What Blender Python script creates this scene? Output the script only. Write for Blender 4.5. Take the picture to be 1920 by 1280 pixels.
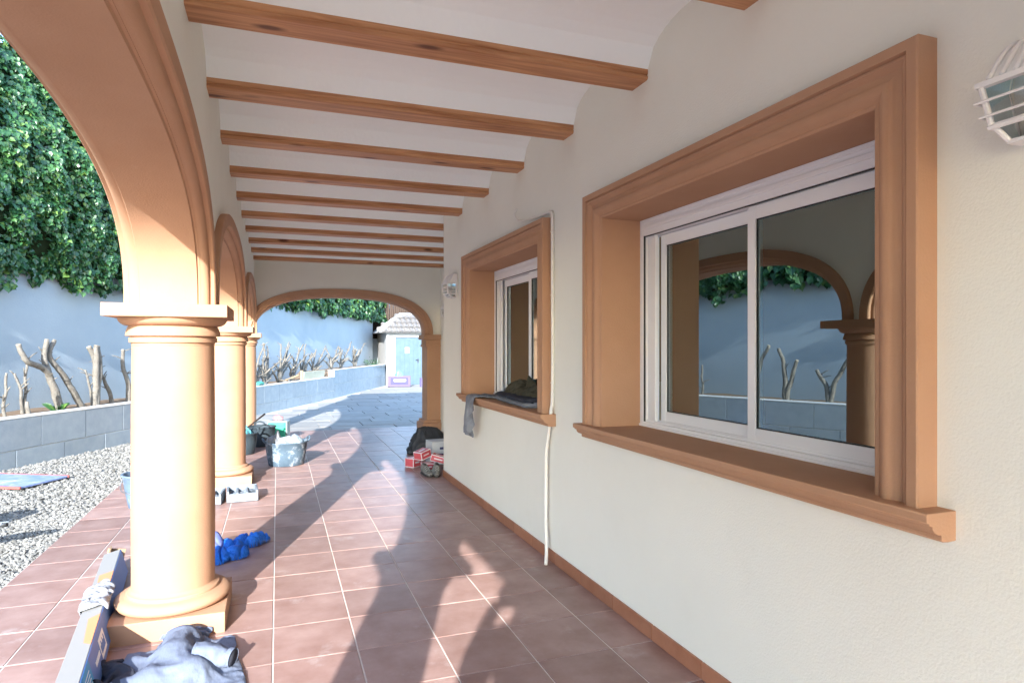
import bpy, bmesh, math, random
import numpy as np
from mathutils import Vector, Matrix, noise as mnoise
R = math.radians
random.seed(7); rng = np.random.default_rng(7)
for o in list(bpy.data.objects): bpy.data.objects.remove(o)
scene = bpy.context.scene
C = scene.collection

# ------------------------------------------------------------------ camera, sky, sun, exposure
cam_data = bpy.data.cameras.new('camera'); cam = bpy.data.objects.new('camera', cam_data); C.objects.link(cam)
cam_data.sensor_width = 36; cam_data.lens = 36 * 1203 / 1920
cam_data.shift_y = (650 - 640) / 1920
cam_data.clip_start = 0.02; cam_data.clip_end = 2000
cam.location = (0, 0, 1.5); cam.rotation_euler = (R(90), 0, R(-20.1))
scene.camera = cam
SUN_EL = 20.6; SUN_AZ = 19.2                       # light travels towards +Y, turned SUN_AZ towards +X
world = bpy.data.worlds.new('World'); scene.world = world; world.use_nodes = True
wn = world.node_tree.nodes; wl = world.node_tree.links
bg = wn['Background']; sky = wn.new('ShaderNodeTexSky'); sky.sky_type = 'NISHITA'; sky.sun_disc = False
sky.sun_elevation = R(SUN_EL); sky.sun_rotation = R(180 + SUN_AZ)
sky.air_density = 1.0; sky.dust_density = 0.4; sky.ozone_density = 2.0
wl.new(sky.outputs[0], bg.inputs[0]); bg.inputs[1].default_value = 0.15
sun_data = bpy.data.lights.new('sun', 'SUN'); sun = bpy.data.objects.new('sun', sun_data); C.objects.link(sun)
sun_data.energy = 2.0; sun_data.angle = R(0.6); sun_data.color = (1.0, 0.985, 0.955)
sun.rotation_euler = (R(90 - SUN_EL), 0, R(-SUN_AZ)); sun.location = (-5, -10, 8)
vs = scene.view_settings; vs.view_transform = 'Standard'; vs.look = 'None'; vs.gamma = 1; vs.use_curve_mapping = False
vs.exposure = 2.95
scene.cycles.max_bounces = 14; scene.cycles.diffuse_bounces = 7; scene.cycles.transparent_max_bounces = 16

# ------------------------------------------------------------------ materials
MATS = {}
def mat(name, col, rough=0.7, var=None, vscale=4.0, bump=0.0, bscale=60.0, spec=0.4, metal=0.0, detail=5, obj_random=0.0,
        spots=None, coords='Object', stretch=(1, 1, 1), island=0.0, bdist=0.01):
    if name in MATS: return MATS[name]
    m = bpy.data.materials.new(name); m.use_nodes = True; MATS[name] = m
    n = m.node_tree.nodes; l = m.node_tree.links; b = n['Principled BSDF']
    b.inputs['Roughness'].default_value = rough; b.inputs['Metallic'].default_value = metal
    b.inputs['Specular IOR Level'].default_value = spec
    tc = n.new('ShaderNodeTexCoord'); mp = n.new('ShaderNodeMapping'); mp.inputs['Scale'].default_value = stretch
    l.new(tc.outputs[coords], mp.inputs[0])
    vec = mp.outputs[0]
    if obj_random:
        oi = n.new('ShaderNodeObjectInfo'); ad = n.new('ShaderNodeVectorMath'); ad.operation = 'MULTIPLY_ADD'
        ad.inputs[0].default_value = (37, 53, 11)
        cb = n.new('ShaderNodeCombineXYZ')
        for i in range(3): l.new(oi.outputs['Random'], cb.inputs[i])
        l.new(cb.outputs[0], ad.inputs[1]); l.new(vec, ad.inputs[2]); vec = ad.outputs[0]
    c4 = tuple(col) + (1,)
    cur = None
    if var is not None:
        nz = n.new('ShaderNodeTexNoise'); nz.inputs['Scale'].default_value = vscale; nz.inputs['Detail'].default_value = detail
        nz.inputs['Roughness'].default_value = 0.62
        l.new(vec, nz.inputs['Vector'])
        rp = n.new('ShaderNodeValToRGB'); rp.color_ramp.elements[0].position = 0.32; rp.color_ramp.elements[1].position = 0.7
        rp.color_ramp.elements[0].color = c4; rp.color_ramp.elements[1].color = tuple(var) + (1,)
        l.new(nz.outputs['Fac'], rp.inputs[0]); cur = rp.outputs[0]
    if spots is not None:                     # (colour, scale, threshold, softness)
        sc, ss, th, so = spots
        nz = n.new('ShaderNodeTexNoise'); nz.inputs['Scale'].default_value = ss; nz.inputs['Detail'].default_value = 8
        nz.inputs['Roughness'].default_value = 0.7
        l.new(vec, nz.inputs['Vector'])
        mr = n.new('ShaderNodeMapRange'); mr.inputs[1].default_value = th; mr.inputs[2].default_value = th + so
        l.new(nz.outputs['Fac'], mr.inputs[0])
        mx = n.new('ShaderNodeMix'); mx.data_type = 'RGBA'
        l.new(mr.outputs[0], mx.inputs[0])
        if cur: l.new(cur, mx.inputs[6])
        else: mx.inputs[6].default_value = c4
        mx.inputs[7].default_value = tuple(sc) + (1,); cur = mx.outputs[2]
    if obj_random or island:
        hs = n.new('ShaderNodeHueSaturation')
        if cur: l.new(cur, hs.inputs['Color'])
        else: hs.inputs['Color'].default_value = c4
        mr = n.new('ShaderNodeMapRange'); k = obj_random or island
        mr.inputs[3].default_value = 1 - k; mr.inputs[4].default_value = 1 + k
        if island:
            g = n.new('ShaderNodeNewGeometry'); l.new(g.outputs['Random Per Island'], mr.inputs[0])
        else: l.new(oi.outputs['Random'], mr.inputs[0])
        l.new(mr.outputs[0], hs.inputs['Value']); cur = hs.outputs[0]
    if cur: l.new(cur, b.inputs['Base Color'])
    else: b.inputs['Base Color'].default_value = c4
    if bump:
        nz = n.new('ShaderNodeTexNoise'); nz.inputs['Scale'].default_value = bscale; nz.inputs['Detail'].default_value = 6
        l.new(vec, nz.inputs['Vector'])
        bp = n.new('ShaderNodeBump'); bp.inputs['Strength'].default_value = bump; bp.inputs['Distance'].default_value = bdist
        l.new(nz.outputs['Fac'], bp.inputs['Height']); l.new(bp.outputs[0], b.inputs['Normal'])
    return m

M_WALL = mat('cream_render', (0.775, 0.775, 0.70), 0.9, (0.81, 0.81, 0.735), 1.3, 0.22, 130, 0.2, spots=((0.735, 0.73, 0.65), 1.7, 0.60, 0.25))
M_CEIL = mat('white_plaster', (0.91, 0.95, 0.955), 0.9, (0.88, 0.925, 0.93), 1.1, 0.2, 40, 0.2)
M_TERRA = mat('terracotta_paint', (0.42, 0.238, 0.142), 0.82, (0.46, 0.27, 0.168), 2.5, 0.14, 120, 0.25, spots=((0.51, 0.33, 0.22), 6, 0.64, 0.2))
M_WHITE = mat('white_aluminium', (0.80, 0.80, 0.82), 0.35, None, spec=0.5)
M_LAMP = mat('white_lamp_paint', (0.80, 0.80, 0.80), 0.45, (0.74, 0.74, 0.74), 20, 0.05, 80)
M_PVC = mat('white_pvc', (0.78, 0.76, 0.70), 0.45)
M_DARKRUB = mat('dark_gasket', (0.02, 0.02, 0.022), 0.6)
M_TILE = mat('terracotta_tile', (0.265, 0.155, 0.130), 0.40, (0.375, 0.25, 0.22), 5.0, 0.06, 30, 0.45, obj_random=0.13,
             spots=((0.52, 0.46, 0.44), 3.1, 0.58, 0.28))
M_GROUT = mat('pale_grout', (0.66, 0.60, 0.54), 0.9, (0.74, 0.69, 0.63), 9)
M_SKIRT = mat('terracotta_skirting', (0.32, 0.135, 0.075), 0.45, (0.38, 0.175, 0.105), 9, 0.05, 30, 0.4, obj_random=0.10)
M_BLOCK = mat('grey_concrete_block', (0.235, 0.275, 0.31), 0.85, (0.29, 0.33, 0.36), 7, 0.3, 50, 0.2, obj_random=0.04)
M_MORTAR = mat('pale_mortar', (0.60, 0.60, 0.58), 0.9, None, bump=0.2)
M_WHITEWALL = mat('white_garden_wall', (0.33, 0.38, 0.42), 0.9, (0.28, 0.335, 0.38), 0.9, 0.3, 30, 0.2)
M_SOIL = mat('dry_soil', (0.16, 0.11, 0.075), 1.0, (0.26, 0.19, 0.13), 14, 0.8, 30, 0.1)
M_STEM = mat('pruned_bark', (0.13, 0.118, 0.10), 0.95, (0.23, 0.215, 0.19), 14, 1.0, 60, 0.1, spots=((0.10, 0.075, 0.055), 7, 0.58, 0.1))
M_CUT = mat('cut_wood', (0.33, 0.29, 0.23), 0.9, (0.27, 0.23, 0.17), 30)
M_PEB = mat('pale_gravel', (0.20, 0.197, 0.183), 0.85, None, island=0.45)
M_PEBBASE = mat('gravel_ground', (0.22, 0.21, 0.19), 1.0, (0.32, 0.31, 0.28), 60, 1.0, 45, 0.1)
M_STONE = mat('paving_stone', (0.26, 0.25, 0.235), 0.8, (0.33, 0.315, 0.295), 3, 0.35, 30, 0.3, obj_random=0.12)
M_EARTH = mat('open_ground', (0.36, 0.33, 0.28), 1.0, (0.44, 0.41, 0.36), 0.6, 0.4, 20, 0.1)
M_DARKROOM = mat('brown_stone_blocks', (0.24, 0.145, 0.08), 0.8, (0.28, 0.18, 0.10), 3, 0.2, 30)
M_ROOMWALL = mat('room_plaster', (0.70, 0.68, 0.64), 0.9)

def wood_mat():
    m = bpy.data.materials.new('stained_pine'); m.use_nodes = True
    n = m.node_tree.nodes; l = m.node_tree.links; b = n['Principled BSDF']
    tc = n.new('ShaderNodeTexCoord'); oi = n.new('ShaderNodeObjectInfo')
    cb = n.new('ShaderNodeCombineXYZ')
    for i in range(3): l.new(oi.outputs['Random'], cb.inputs[i])
    ad = n.new('ShaderNodeVectorMath'); ad.operation = 'MULTIPLY_ADD'; ad.inputs[0].default_value = (31, 17, 23)
    l.new(cb.outputs[0], ad.inputs[1]); l.new(tc.outputs['Object'], ad.inputs[2])
    mp = n.new('ShaderNodeMapping'); mp.inputs['Scale'].default_value = (1.2, 22, 22); l.new(ad.outputs[0], mp.inputs[0])
    nz = n.new('ShaderNodeTexNoise'); nz.inputs['Scale'].default_value = 1.6; nz.inputs['Detail'].default_value = 6; nz.inputs['Distortion'].default_value = 0.6
    l.new(mp.outputs[0], nz.inputs['Vector'])
    rp = n.new('ShaderNodeValToRGB'); e = rp.color_ramp.elements
    e[0].position = 0.3; e[0].color = (0.33, 0.135, 0.055, 1); e[1].position = 0.72; e[1].color = (0.62, 0.33, 0.165, 1)
    l.new(nz.outputs['Fac'], rp.inputs[0])
    mp2 = n.new('ShaderNodeMapping'); mp2.inputs['Scale'].default_value = (2.2, 6.5, 6.5); l.new(ad.outputs[0], mp2.inputs[0])
    vo = n.new('ShaderNodeTexVoronoi'); vo.inputs['Scale'].default_value = 1.0; l.new(mp2.outputs[0], vo.inputs['Vector'])
    mr = n.new('ShaderNodeMapRange'); mr.inputs[1].default_value = 0.19; mr.inputs[2].default_value = 0.08; l.new(vo.outputs['Distance'], mr.inputs[0])
    mx = n.new('ShaderNodeMix'); mx.data_type = 'RGBA'; l.new(mr.outputs[0], mx.inputs[0]); l.new(rp.outputs[0], mx.inputs[6])
    mx.inputs[7].default_value = (0.13, 0.042, 0.014, 1); l.new(mx.outputs[2], b.inputs['Base Color'])
    b.inputs['Roughness'].default_value = 0.5; b.inputs['Specular IOR Level'].default_value = 0.4
    bp = n.new('ShaderNodeBump'); bp.inputs['Strength'].default_value = 0.12; bp.inputs['Distance'].default_value = 0.004
    l.new(nz.outputs['Fac'], bp.inputs['Height']); l.new(bp.outputs[0], b.inputs['Normal'])
    return m
M_WOOD = wood_mat()

def glass_mat(name, ior, tint):
    m = bpy.data.materials.new(name); m.use_nodes = True
    n = m.node_tree.nodes; l = m.node_tree.links; n.remove(n['Principled BSDF'])
    out = n['Material Output']; fr = n.new('ShaderNodeFresnel'); fr.inputs[0].default_value = ior
    tr = n.new('ShaderNodeBsdfTransparent'); tr.inputs[0].default_value = tuple(tint) + (1,)
    gl = n.new('ShaderNodeBsdfGlossy'); gl.inputs['Roughness'].default_value = 0.004; gl.inputs[0].default_value = (0.84, 0.97, 1.0, 1)
    mx = n.new('ShaderNodeMixShader'); l.new(fr.outputs[0], mx.inputs[0]); l.new(tr.outputs[0], mx.inputs[1]); l.new(gl.outputs[0], mx.inputs[2])
    l.new(mx.outputs[0], out.inputs[0]); return m
M_GLASS = glass_mat('window_glass', 3.6, (0.70, 0.76, 0.74))
M_LGLASS = glass_mat('lamp_glass', 1.4, (0.92, 0.91, 0.90))

def leaf_mat():
    m = bpy.data.materials.new('ivy_leaf'); m.use_nodes = True
    n = m.node_tree.nodes; l = m.node_tree.links; b = n['Principled BSDF']
    g = n.new('ShaderNodeNewGeometry'); rp = n.new('ShaderNodeValToRGB'); e = rp.color_ramp.elements
    e[0].position = 0.0; e[0].color = (0.020, 0.070, 0.026, 1); e[1].position = 1.0; e[1].color = (0.15, 0.24, 0.05, 1)
    x = e.new(0.55); x.color = (0.034, 0.108, 0.036, 1); x = e.new(0.86); x.color = (0.060, 0.155, 0.045, 1)
    l.new(g.outputs['Random Per Island'], rp.inputs[0]); l.new(rp.outputs[0], b.inputs['Base Color'])
    b.inputs['Roughness'].default_value = 0.33; b.inputs['Specular IOR Level'].default_value = 0.55
    tl = n.new('ShaderNodeBsdfTranslucent'); l.new(rp.outputs[0], tl.inputs[0])
    mx = n.new('ShaderNodeMixShader'); mx.inputs[0].default_value = 0.22
    l.new(b.outputs[0], mx.inputs[1]); l.new(tl.outputs[0], mx.inputs[2]); l.new(mx.outputs[0], n['Material Output'].inputs[0])
    return m
M_LEAF = leaf_mat()
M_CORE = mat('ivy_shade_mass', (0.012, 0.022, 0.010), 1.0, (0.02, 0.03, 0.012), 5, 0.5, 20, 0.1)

# ------------------------------------------------------------------ helpers
class MB:
    def __init__(s): s.v = []; s.f = []; s.m = []
    def add(s, vs, fs, mi=0):
        o = len(s.v); s.v += [tuple(p) for p in vs]; s.f += [tuple(i + o for i in f) for f in fs]; s.m += [mi] * len(fs); return s
    def box(s, x0, x1, y0, y1, z0, z1, mi=0, M=None):
        vs = [Vector(p) for p in ((x0,y0,z0),(x1,y0,z0),(x1,y1,z0),(x0,y1,z0),(x0,y0,z1),(x1,y0,z1),(x1,y1,z1),(x0,y1,z1))]
        if M is not None: vs = [M @ p for p in vs]
        return s.add(vs, [(0,3,2,1),(4,5,6,7),(0,1,5,4),(1,2,6,5),(2,3,7,6),(3,0,4,7)], mi)
    def cbox(s, x0, x1, y0, y1, z0, z1, b, mi=0, M=None):      # box with chamfered top edges
        vs = [Vector(p) for p in ((x0,y0,z0),(x1,y0,z0),(x1,y1,z0),(x0,y1,z0),(x0,y0,z1-b),(x1,y0,z1-b),(x1,y1,z1-b),(x0,y1,z1-b),
              (x0+b,y0+b,z1),(x1-b,y0+b,z1),(x1-b,y1-b,z1),(x0+b,y1-b,z1))]
        if M is not None: vs = [M @ p for p in vs]
        return s.add(vs, [(0,1,5,4),(1,2,6,5),(2,3,7,6),(3,0,4,7),(4,5,9,8),(5,6,10,9),(6,7,11,10),(7,4,8,11),(8,9,10,11),(0,3,2,1)], mi)
    def lathe(s, prof, seg=48, c=(0, 0), mi=0, cap=True):
        n = len(prof); vs = []; fs = []
        for r, z in prof:
            for k in range(seg):
                a = 2 * math.pi * k / seg; vs.append((c[0] + r * math.cos(a), c[1] + r * math.sin(a), z))
        for i in range(n - 1):
            for k in range(seg):
                k2 = (k + 1) % seg; fs.append((i*seg+k, i*seg+k2, (i+1)*seg+k2, (i+1)*seg+k))
        if cap: fs.append(tuple(range(seg - 1, -1, -1))); fs.append(tuple((n-1)*seg + k for k in range(seg)))
        return s.add(vs, fs, mi)
    def tube(s, pts, rad, seg=10, mi=0, flat=1.0, up=(0, 0, 1), jitter=None, cap=True):
        pts = [Vector(p) for p in pts]; n = len(pts); vs = []; fs = []
        if not hasattr(rad, '__len__'): rad = [rad] * n
        side = None
        for i, p in enumerate(pts):
            t = (pts[min(i+1, n-1)] - pts[max(i-1, 0)]).normalized()
            if side is None:
                side = t.cross(Vector(up)); side = side if side.length > 1e-3 else t.cross(Vector((1, 0, 0)))
            side = (side - t * side.dot(t)).normalized(); nor = side.cross(t).normalized()
            for k in range(seg):
                a = 2 * math.pi * k / seg
                q = p + side * (rad[i] * math.cos(a)) + nor * (rad[i] * flat * math.sin(a))
                if jitter: q = q + (q - p) * jitter(q, i, k)
                vs.append(q)
        for i in range(n - 1):
            for k in range(seg):
                k2 = (k + 1) % seg; fs.append((i*seg+k, i*seg+k2, (i+1)*seg+k2, (i+1)*seg+k))
        if cap: fs.append(tuple(range(seg - 1, -1, -1))); fs.append(tuple((n-1)*seg + k for k in range(seg)))
        return s.add(vs, fs, mi)
    def extrude(s, poly, axis, a, b, mi=0):      # poly: list of 2-tuples in the two other axes (in x,y,z order)
        def P(p, t): return (t, p[0], p[1]) if axis == 'x' else (p[0], t, p[1]) if axis == 'y' else (p[0], p[1], t)
        n = len(poly); vs = [P(p, a) for p in poly] + [P(p, b) for p in poly]
        fs = [(i, (i+1) % n, n + (i+1) % n, n + i) for i in range(n)] + [tuple(range(n-1, -1, -1)), tuple(range(n, 2*n))]
        return s.add(vs, fs, mi)
    def loft(s, rings, mi=0, closed=True, cap=True):
        n = len(rings[0]); vs = [p for r in rings for p in r]; fs = []
        for i in range(len(rings) - 1):
            for k in range(n if closed else n - 1):
                k2 = (k + 1) % n; fs.append((i*n+k, i*n+k2, (i+1)*n+k2, (i+1)*n+k))
        if cap and closed: fs.append(tuple(range(n - 1, -1, -1))); fs.append(tuple((len(rings)-1)*n + k for k in range(n)))
        return s.add(vs, fs, mi)
    def mesh(s, name, mats, smooth=False, fix=True, angle=None):
        me = bpy.data.meshes.new(name); me.from_pydata(s.v, [], s.f); me.update()
        for m in (mats if isinstance(mats, (list, tuple)) else [mats]): me.materials.append(m)
        if any(s.m): me.polygons.foreach_set('material_index', s.m)
        if fix:
            bm = bmesh.new(); bm.from_mesh(me); bmesh.ops.recalc_face_normals(bm, faces=bm.faces); bm.to_mesh(me); bm.free()
        if smooth or angle:
            me.polygons.foreach_set('use_smooth', [True] * len(me.polygons))
            if angle:
                bm = bmesh.new(); bm.from_mesh(me)
                for e in bm.edges:
                    if len(e.link_faces) == 2 and e.calc_face_angle(0) > R(angle): e.smooth = False
                bm.to_mesh(me); bm.free()
        return me
    def build(s, name, mats, parent=None, smooth=False, angle=None, bevel=0, loc=None, rotz=0, seg=2, fix=True):
        o = bpy.data.objects.new(name, s.mesh(name, mats, smooth, fix, angle)); C.objects.link(o)
        if parent is not None: o.parent = parent
        if loc is not None: o.location = loc
        if rotz: o.rotation_euler[2] = rotz
        if bevel:
            md = o.modifiers.new('bevel', 'BEVEL'); md.width = bevel; md.segments = seg; md.limit_method = 'ANGLE'; md.angle_limit = R(35)
            md.harden_normals = False
        return o
def tag(o, label=None, cat=None, group=None, kind=None):
    if label: o['label'] = label
    if cat: o['category'] = cat
    if group: o['group'] = group
    if kind: o['kind'] = kind
    return o
def thing(name, label, cat, loc=(0, 0, 0), rotz=0, group=None):
    o = bpy.data.objects.new(name, None); C.objects.link(o); o.location = loc; o.rotation_euler[2] = rotz; o.empty_display_size = 0.1
    return tag(o, label, cat, group)
def inst(name, me, parent=None, loc=(0, 0, 0), rotz=0):
    o = bpy.data.objects.new(name, me); C.objects.link(o); o.parent = parent; o.location = loc; o.rotation_euler[2] = rotz; return o
def nz(x, y, z=0.0): return mnoise.noise(Vector((x, y, z)))
def smoothpath(pts, n=8):
    P = [Vector(p) for p in pts]; out = []
    for i in range(len(P) - 1):
        a = P[max(i-1, 0)]; b = P[i]; c = P[i+1]; d = P[min(i+2, len(P)-1)]
        for k in range(n):
            t = k / n
            out.append(0.5 * ((2*b) + (c-a)*t + (2*a-5*b+4*c-d)*t*t + (3*b-a-3*c+d)*t**3))
    out.append(P[-1]); return out

# ------------------------------------------------------------------ main dimensions (metres)
XI, XO = -0.355, -0.715        # arcade wall, porch face and garden face
XW, XR = 1.81, 2.78            # house wall, recessed house wall past the corner
YC = 7.25                      # house corner
YB = -3.45                     # unseen back end of the porch, set close to let fill light in
YE0, YE1 = 11.39, 11.75        # end wall
COLX = -0.535; COLS = [-3.63, 0.17, 3.97, 7.77, 11.57]
ZS = 1.72; RISE = 0.63; PIER = 0.18; ZTOP = 3.3
XEDGE = -1.61                  # tile edge on the garden side
PXT, PYT, XT0, YT0 = 0.396, 0.408, -0.02, 3.245

# ------------------------------------------------------------------ setting: ground sheets
MB().add([(-300,-300,-0.06),(300,-300,-0.06),(300,300,-0.06),(-300,300,-0.06)], [(0,1,2,3)]).build('ground', M_EARTH)['kind'] = 'structure'
PD = Vector((math.sin(R(25)), math.cos(R(25)), 0)); PN = Vector((-PD.y, PD.x, 0))   # planter direction and its garden-side normal
P0 = Vector((-3.178, 9.504, 0))
def along(t, n=0, z=0): return P0 + PD * t + PN * n + Vector((0, 0, z))

# porch floor: grout bed with every visible tile a piece of its own
fl = MB().box(XEDGE, XW + 0.02, YB, 12.05, -0.05, -0.004).box(XW + 0.02, XR + 0.02, YC - 0.02, 12.05, -0.05, -0.004).build('porch_floor', M_GROUT)
fl['kind'] = 'structure'
G = 0.0035; tile_cache = {}
def tile_mesh(w, d):
    k = (round(w, 3), round(d, 3))
    if k not in tile_cache: tile_cache[k] = MB().cbox(-w/2, w/2, -d/2, d/2, -0.012, 0, 0.002).mesh('tile', M_TILE)
    return tile_cache[k]
xl = [XEDGE] + [XT0 + PXT * k for k in range(-3, 8)]
yl = [YT0 + PYT * k for k in range(-3, 23)]
back = MB()
def put_tile(x0, x1, y0, y1, single):
    if x1 - x0 < 0.03 or y1 - y0 < 0.03: return
    if single:
        o = inst('tile', tile_mesh(x1 - x0 - 2*G, y1 - y0 - 2*G), fl, ((x0+x1)/2, (y0+y1)/2, random.uniform(-0.0006, 0.0006)))
        o.rotation_euler = (random.uniform(-.0012, .0012), random.uniform(-.0012, .0012), 0)
    else: back.cbox(x0 + G, x1 - G, y0 + G, y1 - G, -0.012, 0, 0.002)
for j in range(-22, 22):
    y0 = YT0 + PYT * j; y1 = min(y0 + PYT, 12.05)
    if y1 < YB + 0.05: continue
    for i in range(len(xl) - 1):
        x0, x1 = xl[i], xl[i+1]
        if y1 > YC + 0.1: lim = XR
        else: lim = XW
        if x0 >= lim: continue
        put_tile(x0, min(x1, lim), max(y0, YB), y1, j >= -3)
o = back.build('tile', M_TILE, fl); o['kind'] = 'stuff'

# stone paving beyond the porch
pv = MB().box(-4.0, 9.0, 12.055, 40, -0.055, -0.03).build('stone_paving', mat('paving_joint', (0.50, 0.48, 0.44), 0.95, (0.42, 0.40, 0.37), 8, 0.4)); pv['kind'] = 'structure'
slab_cache = {}
y = 12.06; row = 0
while y < 25.6:
    d = random.choice((0.45, 0.55, 0.62)); x = -3.2 + random.uniform(0, 0.8)
    while x < 6.2:
        w = random.choice((0.6, 0.8, 1.0, 1.2)); cx, cy = x + w/2, y + d/2
        if (Vector((cx, cy, 0)) - P0).dot(PN) < -0.2:
            if (w, d) not in slab_cache: slab_cache[(w, d)] = MB().cbox(-w/2+.008, w/2-.008, -d/2+.008, d/2-.008, -0.02, 0, 0.005).mesh('slab', M_STONE)
            s_ = inst('slab', slab_cache[(w, d)], pv, (cx, cy, -0.014 + random.uniform(-.002, .002)))
            s_.rotation_euler = (random.uniform(-.003, .003), random.uniform(-.003, .003), 0)
        x += w
    y += d; row += 1

# gravel bed: a bumpy sheet with real pebbles lying on it
gv = MB().add([(-22,-30,-0.03),(XEDGE-.005,-30,-0.03),(XEDGE-.005,12.05,-0.03),(-22,12.05,-0.03)], [(0,1,2,3)]).build('gravel_bed', M_PEBBASE)
tag(gv, kind='structure')
def pebbles():
    bm = bmesh.new(); bmesh.ops.create_icosphere(bm, subdivisions=1, radius=1); bv = np.array([v.co[:] for v in bm.verts]); bf = np.array([[v.index for v in f.verts] for f in bm.faces]); bm.free()
    P = []
    def region(n, x0, x1, y0, y1, smin, smax):
        xy = np.column_stack([rng.uniform(x0, x1, n), rng.uniform(y0, y1, n)])
        rel = xy - np.array([P0.x, P0.y]); keep = (rel @ np.array([PN.x, PN.y]) < -0.0)
        xy = xy[keep]; P.append(np.column_stack([xy, rng.uniform(smin, smax, len(xy))]))
    region(17000, -3.6, XEDGE - .005, 5.0, 12.0, .009, .02)
    region(9000, -2.6, XEDGE - .005, 3.6, 7.0, .008, .017)
    region(14000, -6.0, XEDGE - .005, 0.5, 8.5, .010, .02)
    P = np.concatenate(P); n = len(P)
    sc = P[:, 2, None] * rng.uniform([.8, .6, .45], [1.3, 1.0, .75], (n, 3))
    a = rng.uniform(0, 2*np.pi, n); b = rng.normal(0, .35, n)
    jit = rng.uniform(.82, 1.18, (n, len(bv), 1))
    v = bv[None] * jit * sc[:, None, :]
    cb, sb = np.cos(b)[:, None], np.sin(b)[:, None]
    x, yv, z = v[..., 0], v[..., 1], v[..., 2]
    x, z = x*cb + z*sb, -x*sb + z*cb
    ca, sa = np.cos(a)[:, None], np.sin(a)[:, None]
    x, yv = x*ca - yv*sa, x*sa + yv*ca
    V = np.stack([x + P[:, 0, None], yv + P[:, 1, None], z + (-0.03 + P[:, 2] * rng.uniform(.1, .9, n))[:, None]], -1).reshape(-1, 3)
    F = (bf[None] + (np.arange(n) * len(bv))[:, None, None]).reshape(-1, 3)
    return V, F
def np_mesh(name, V, F, m, smooth=False):
    me = bpy.data.meshes.new(name); k = F.shape[1]
    me.vertices.add(len(V)); me.vertices.foreach_set('co', V.astype(np.float32).ravel())
    me.loops.add(F.size); me.loops.foreach_set('vertex_index', F.astype(np.int32).ravel())
    me.polygons.add(len(F)); me.polygons.foreach_set('loop_start', np.arange(0, F.size, k, dtype=np.int32))
    me.polygons.foreach_set('use_smooth', np.full(len(F), smooth)); me.materials.append(m); me.update(calc_edges=True); me.validate()
    return me
V, F = pebbles()
o = inst('gravel', np_mesh('gravel', V, F, M_PEB)); tag(o, 'pale loose gravel between tiles and block planter', 'gravel', kind='stuff')

# ------------------------------------------------------------------ the house
house = thing('house', 'cream rendered house with arcaded porch, terracotta trim and pine beams', 'house', (1.0, 3.0, 0))
house_inv = Matrix.Translation((-1.0, -3.0, 0))
def part(mb, name, m, parent=None, **k):
    o = mb.build(name, m, parent or house, **k)
    if (parent or house) is house: o.matrix_parent_inverse = house_inv
    return o
def arch_curve(c, a, z0, b, n=48, p=2.5, off=0.0):
    out = []
    for i in range(n + 1):
        t = math.pi * i / n; cc, ss = math.cos(t), math.sin(t)
        out.append((c - math.copysign(abs(cc) ** (2/p), cc) * (a + off), z0 + abs(ss) ** (2/p) * (b + off)))
    return out
def arch_wall(mb, segs, lo, hi, z0, ztop, t0, t1, axis):
    # segs: list of (centre, half) openings along the axis, solid elsewhere
    def P(u, z, t): return (t, u, z) if axis == 'y' else (u, t, z)
    prof = [(lo, z0)]
    for c, a in segs: prof += [(c - a - .05, z0)] + arch_curve(c, a, z0, RISE, off=0.05) + [(c + a + .05, z0)]
    prof.append((hi, z0)); q = [prof[0]]
    for p in prof[1:]:
        if abs(p[0]-q[-1][0]) + abs(p[1]-q[-1][1]) > 1e-5: q.append(p)
    for i in range(len(q) - 1):
        (u0, a0), (u1, a1) = q[i], q[i+1]
        mb.add([P(u0,a0,t0),P(u1,a1,t0),P(u1,a1,t1),P(u0,a0,t1)], [(0,1,2,3)])
        if abs(u1 - u0) > 1e-6:
            mb.add([P(u0,a0,t0),P(u1,a1,t0),P(u1,ztop,t0),P(u0,ztop,t0)], [(0,1,2,3)])
            mb.add([P(u0,a0,t1),P(u1,a1,t1),P(u1,ztop,t1),P(u0,ztop,t1)], [(0,1,2,3)])
            mb.add([P(u0,ztop,t0),P(u1,ztop,t0),P(u1,ztop,t1),P(u0,ztop,t1)], [(0,1,2,3)])
    for u, z in ((lo, z0), (hi, z0)): mb.add([P(u,z,t0),P(u,ztop,t0),P(u,ztop,t1),P(u,z,t1)], [(0,1,2,3)])
def ring_profile():
    # (offset across the wall from its porch face, distance outward from the opening); porch side moulding then soffit then garden side
    w = [(-0.045, 0.0), (-0.040, 0.010), (-0.030, 0.010)]
    for i in range(7):
        t = math.pi/2 * i / 6; w.append((-0.030 + 0.042*math.sin(t), 0.012 + 0.032*(1 - math.cos(t))))
    w += [(0.014, 0.050), (0.034, 0.052), (0.040, 0.060), (0.040, 0.135), (0.036, 0.140), (-0.006, 0.140)]
    return w
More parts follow.
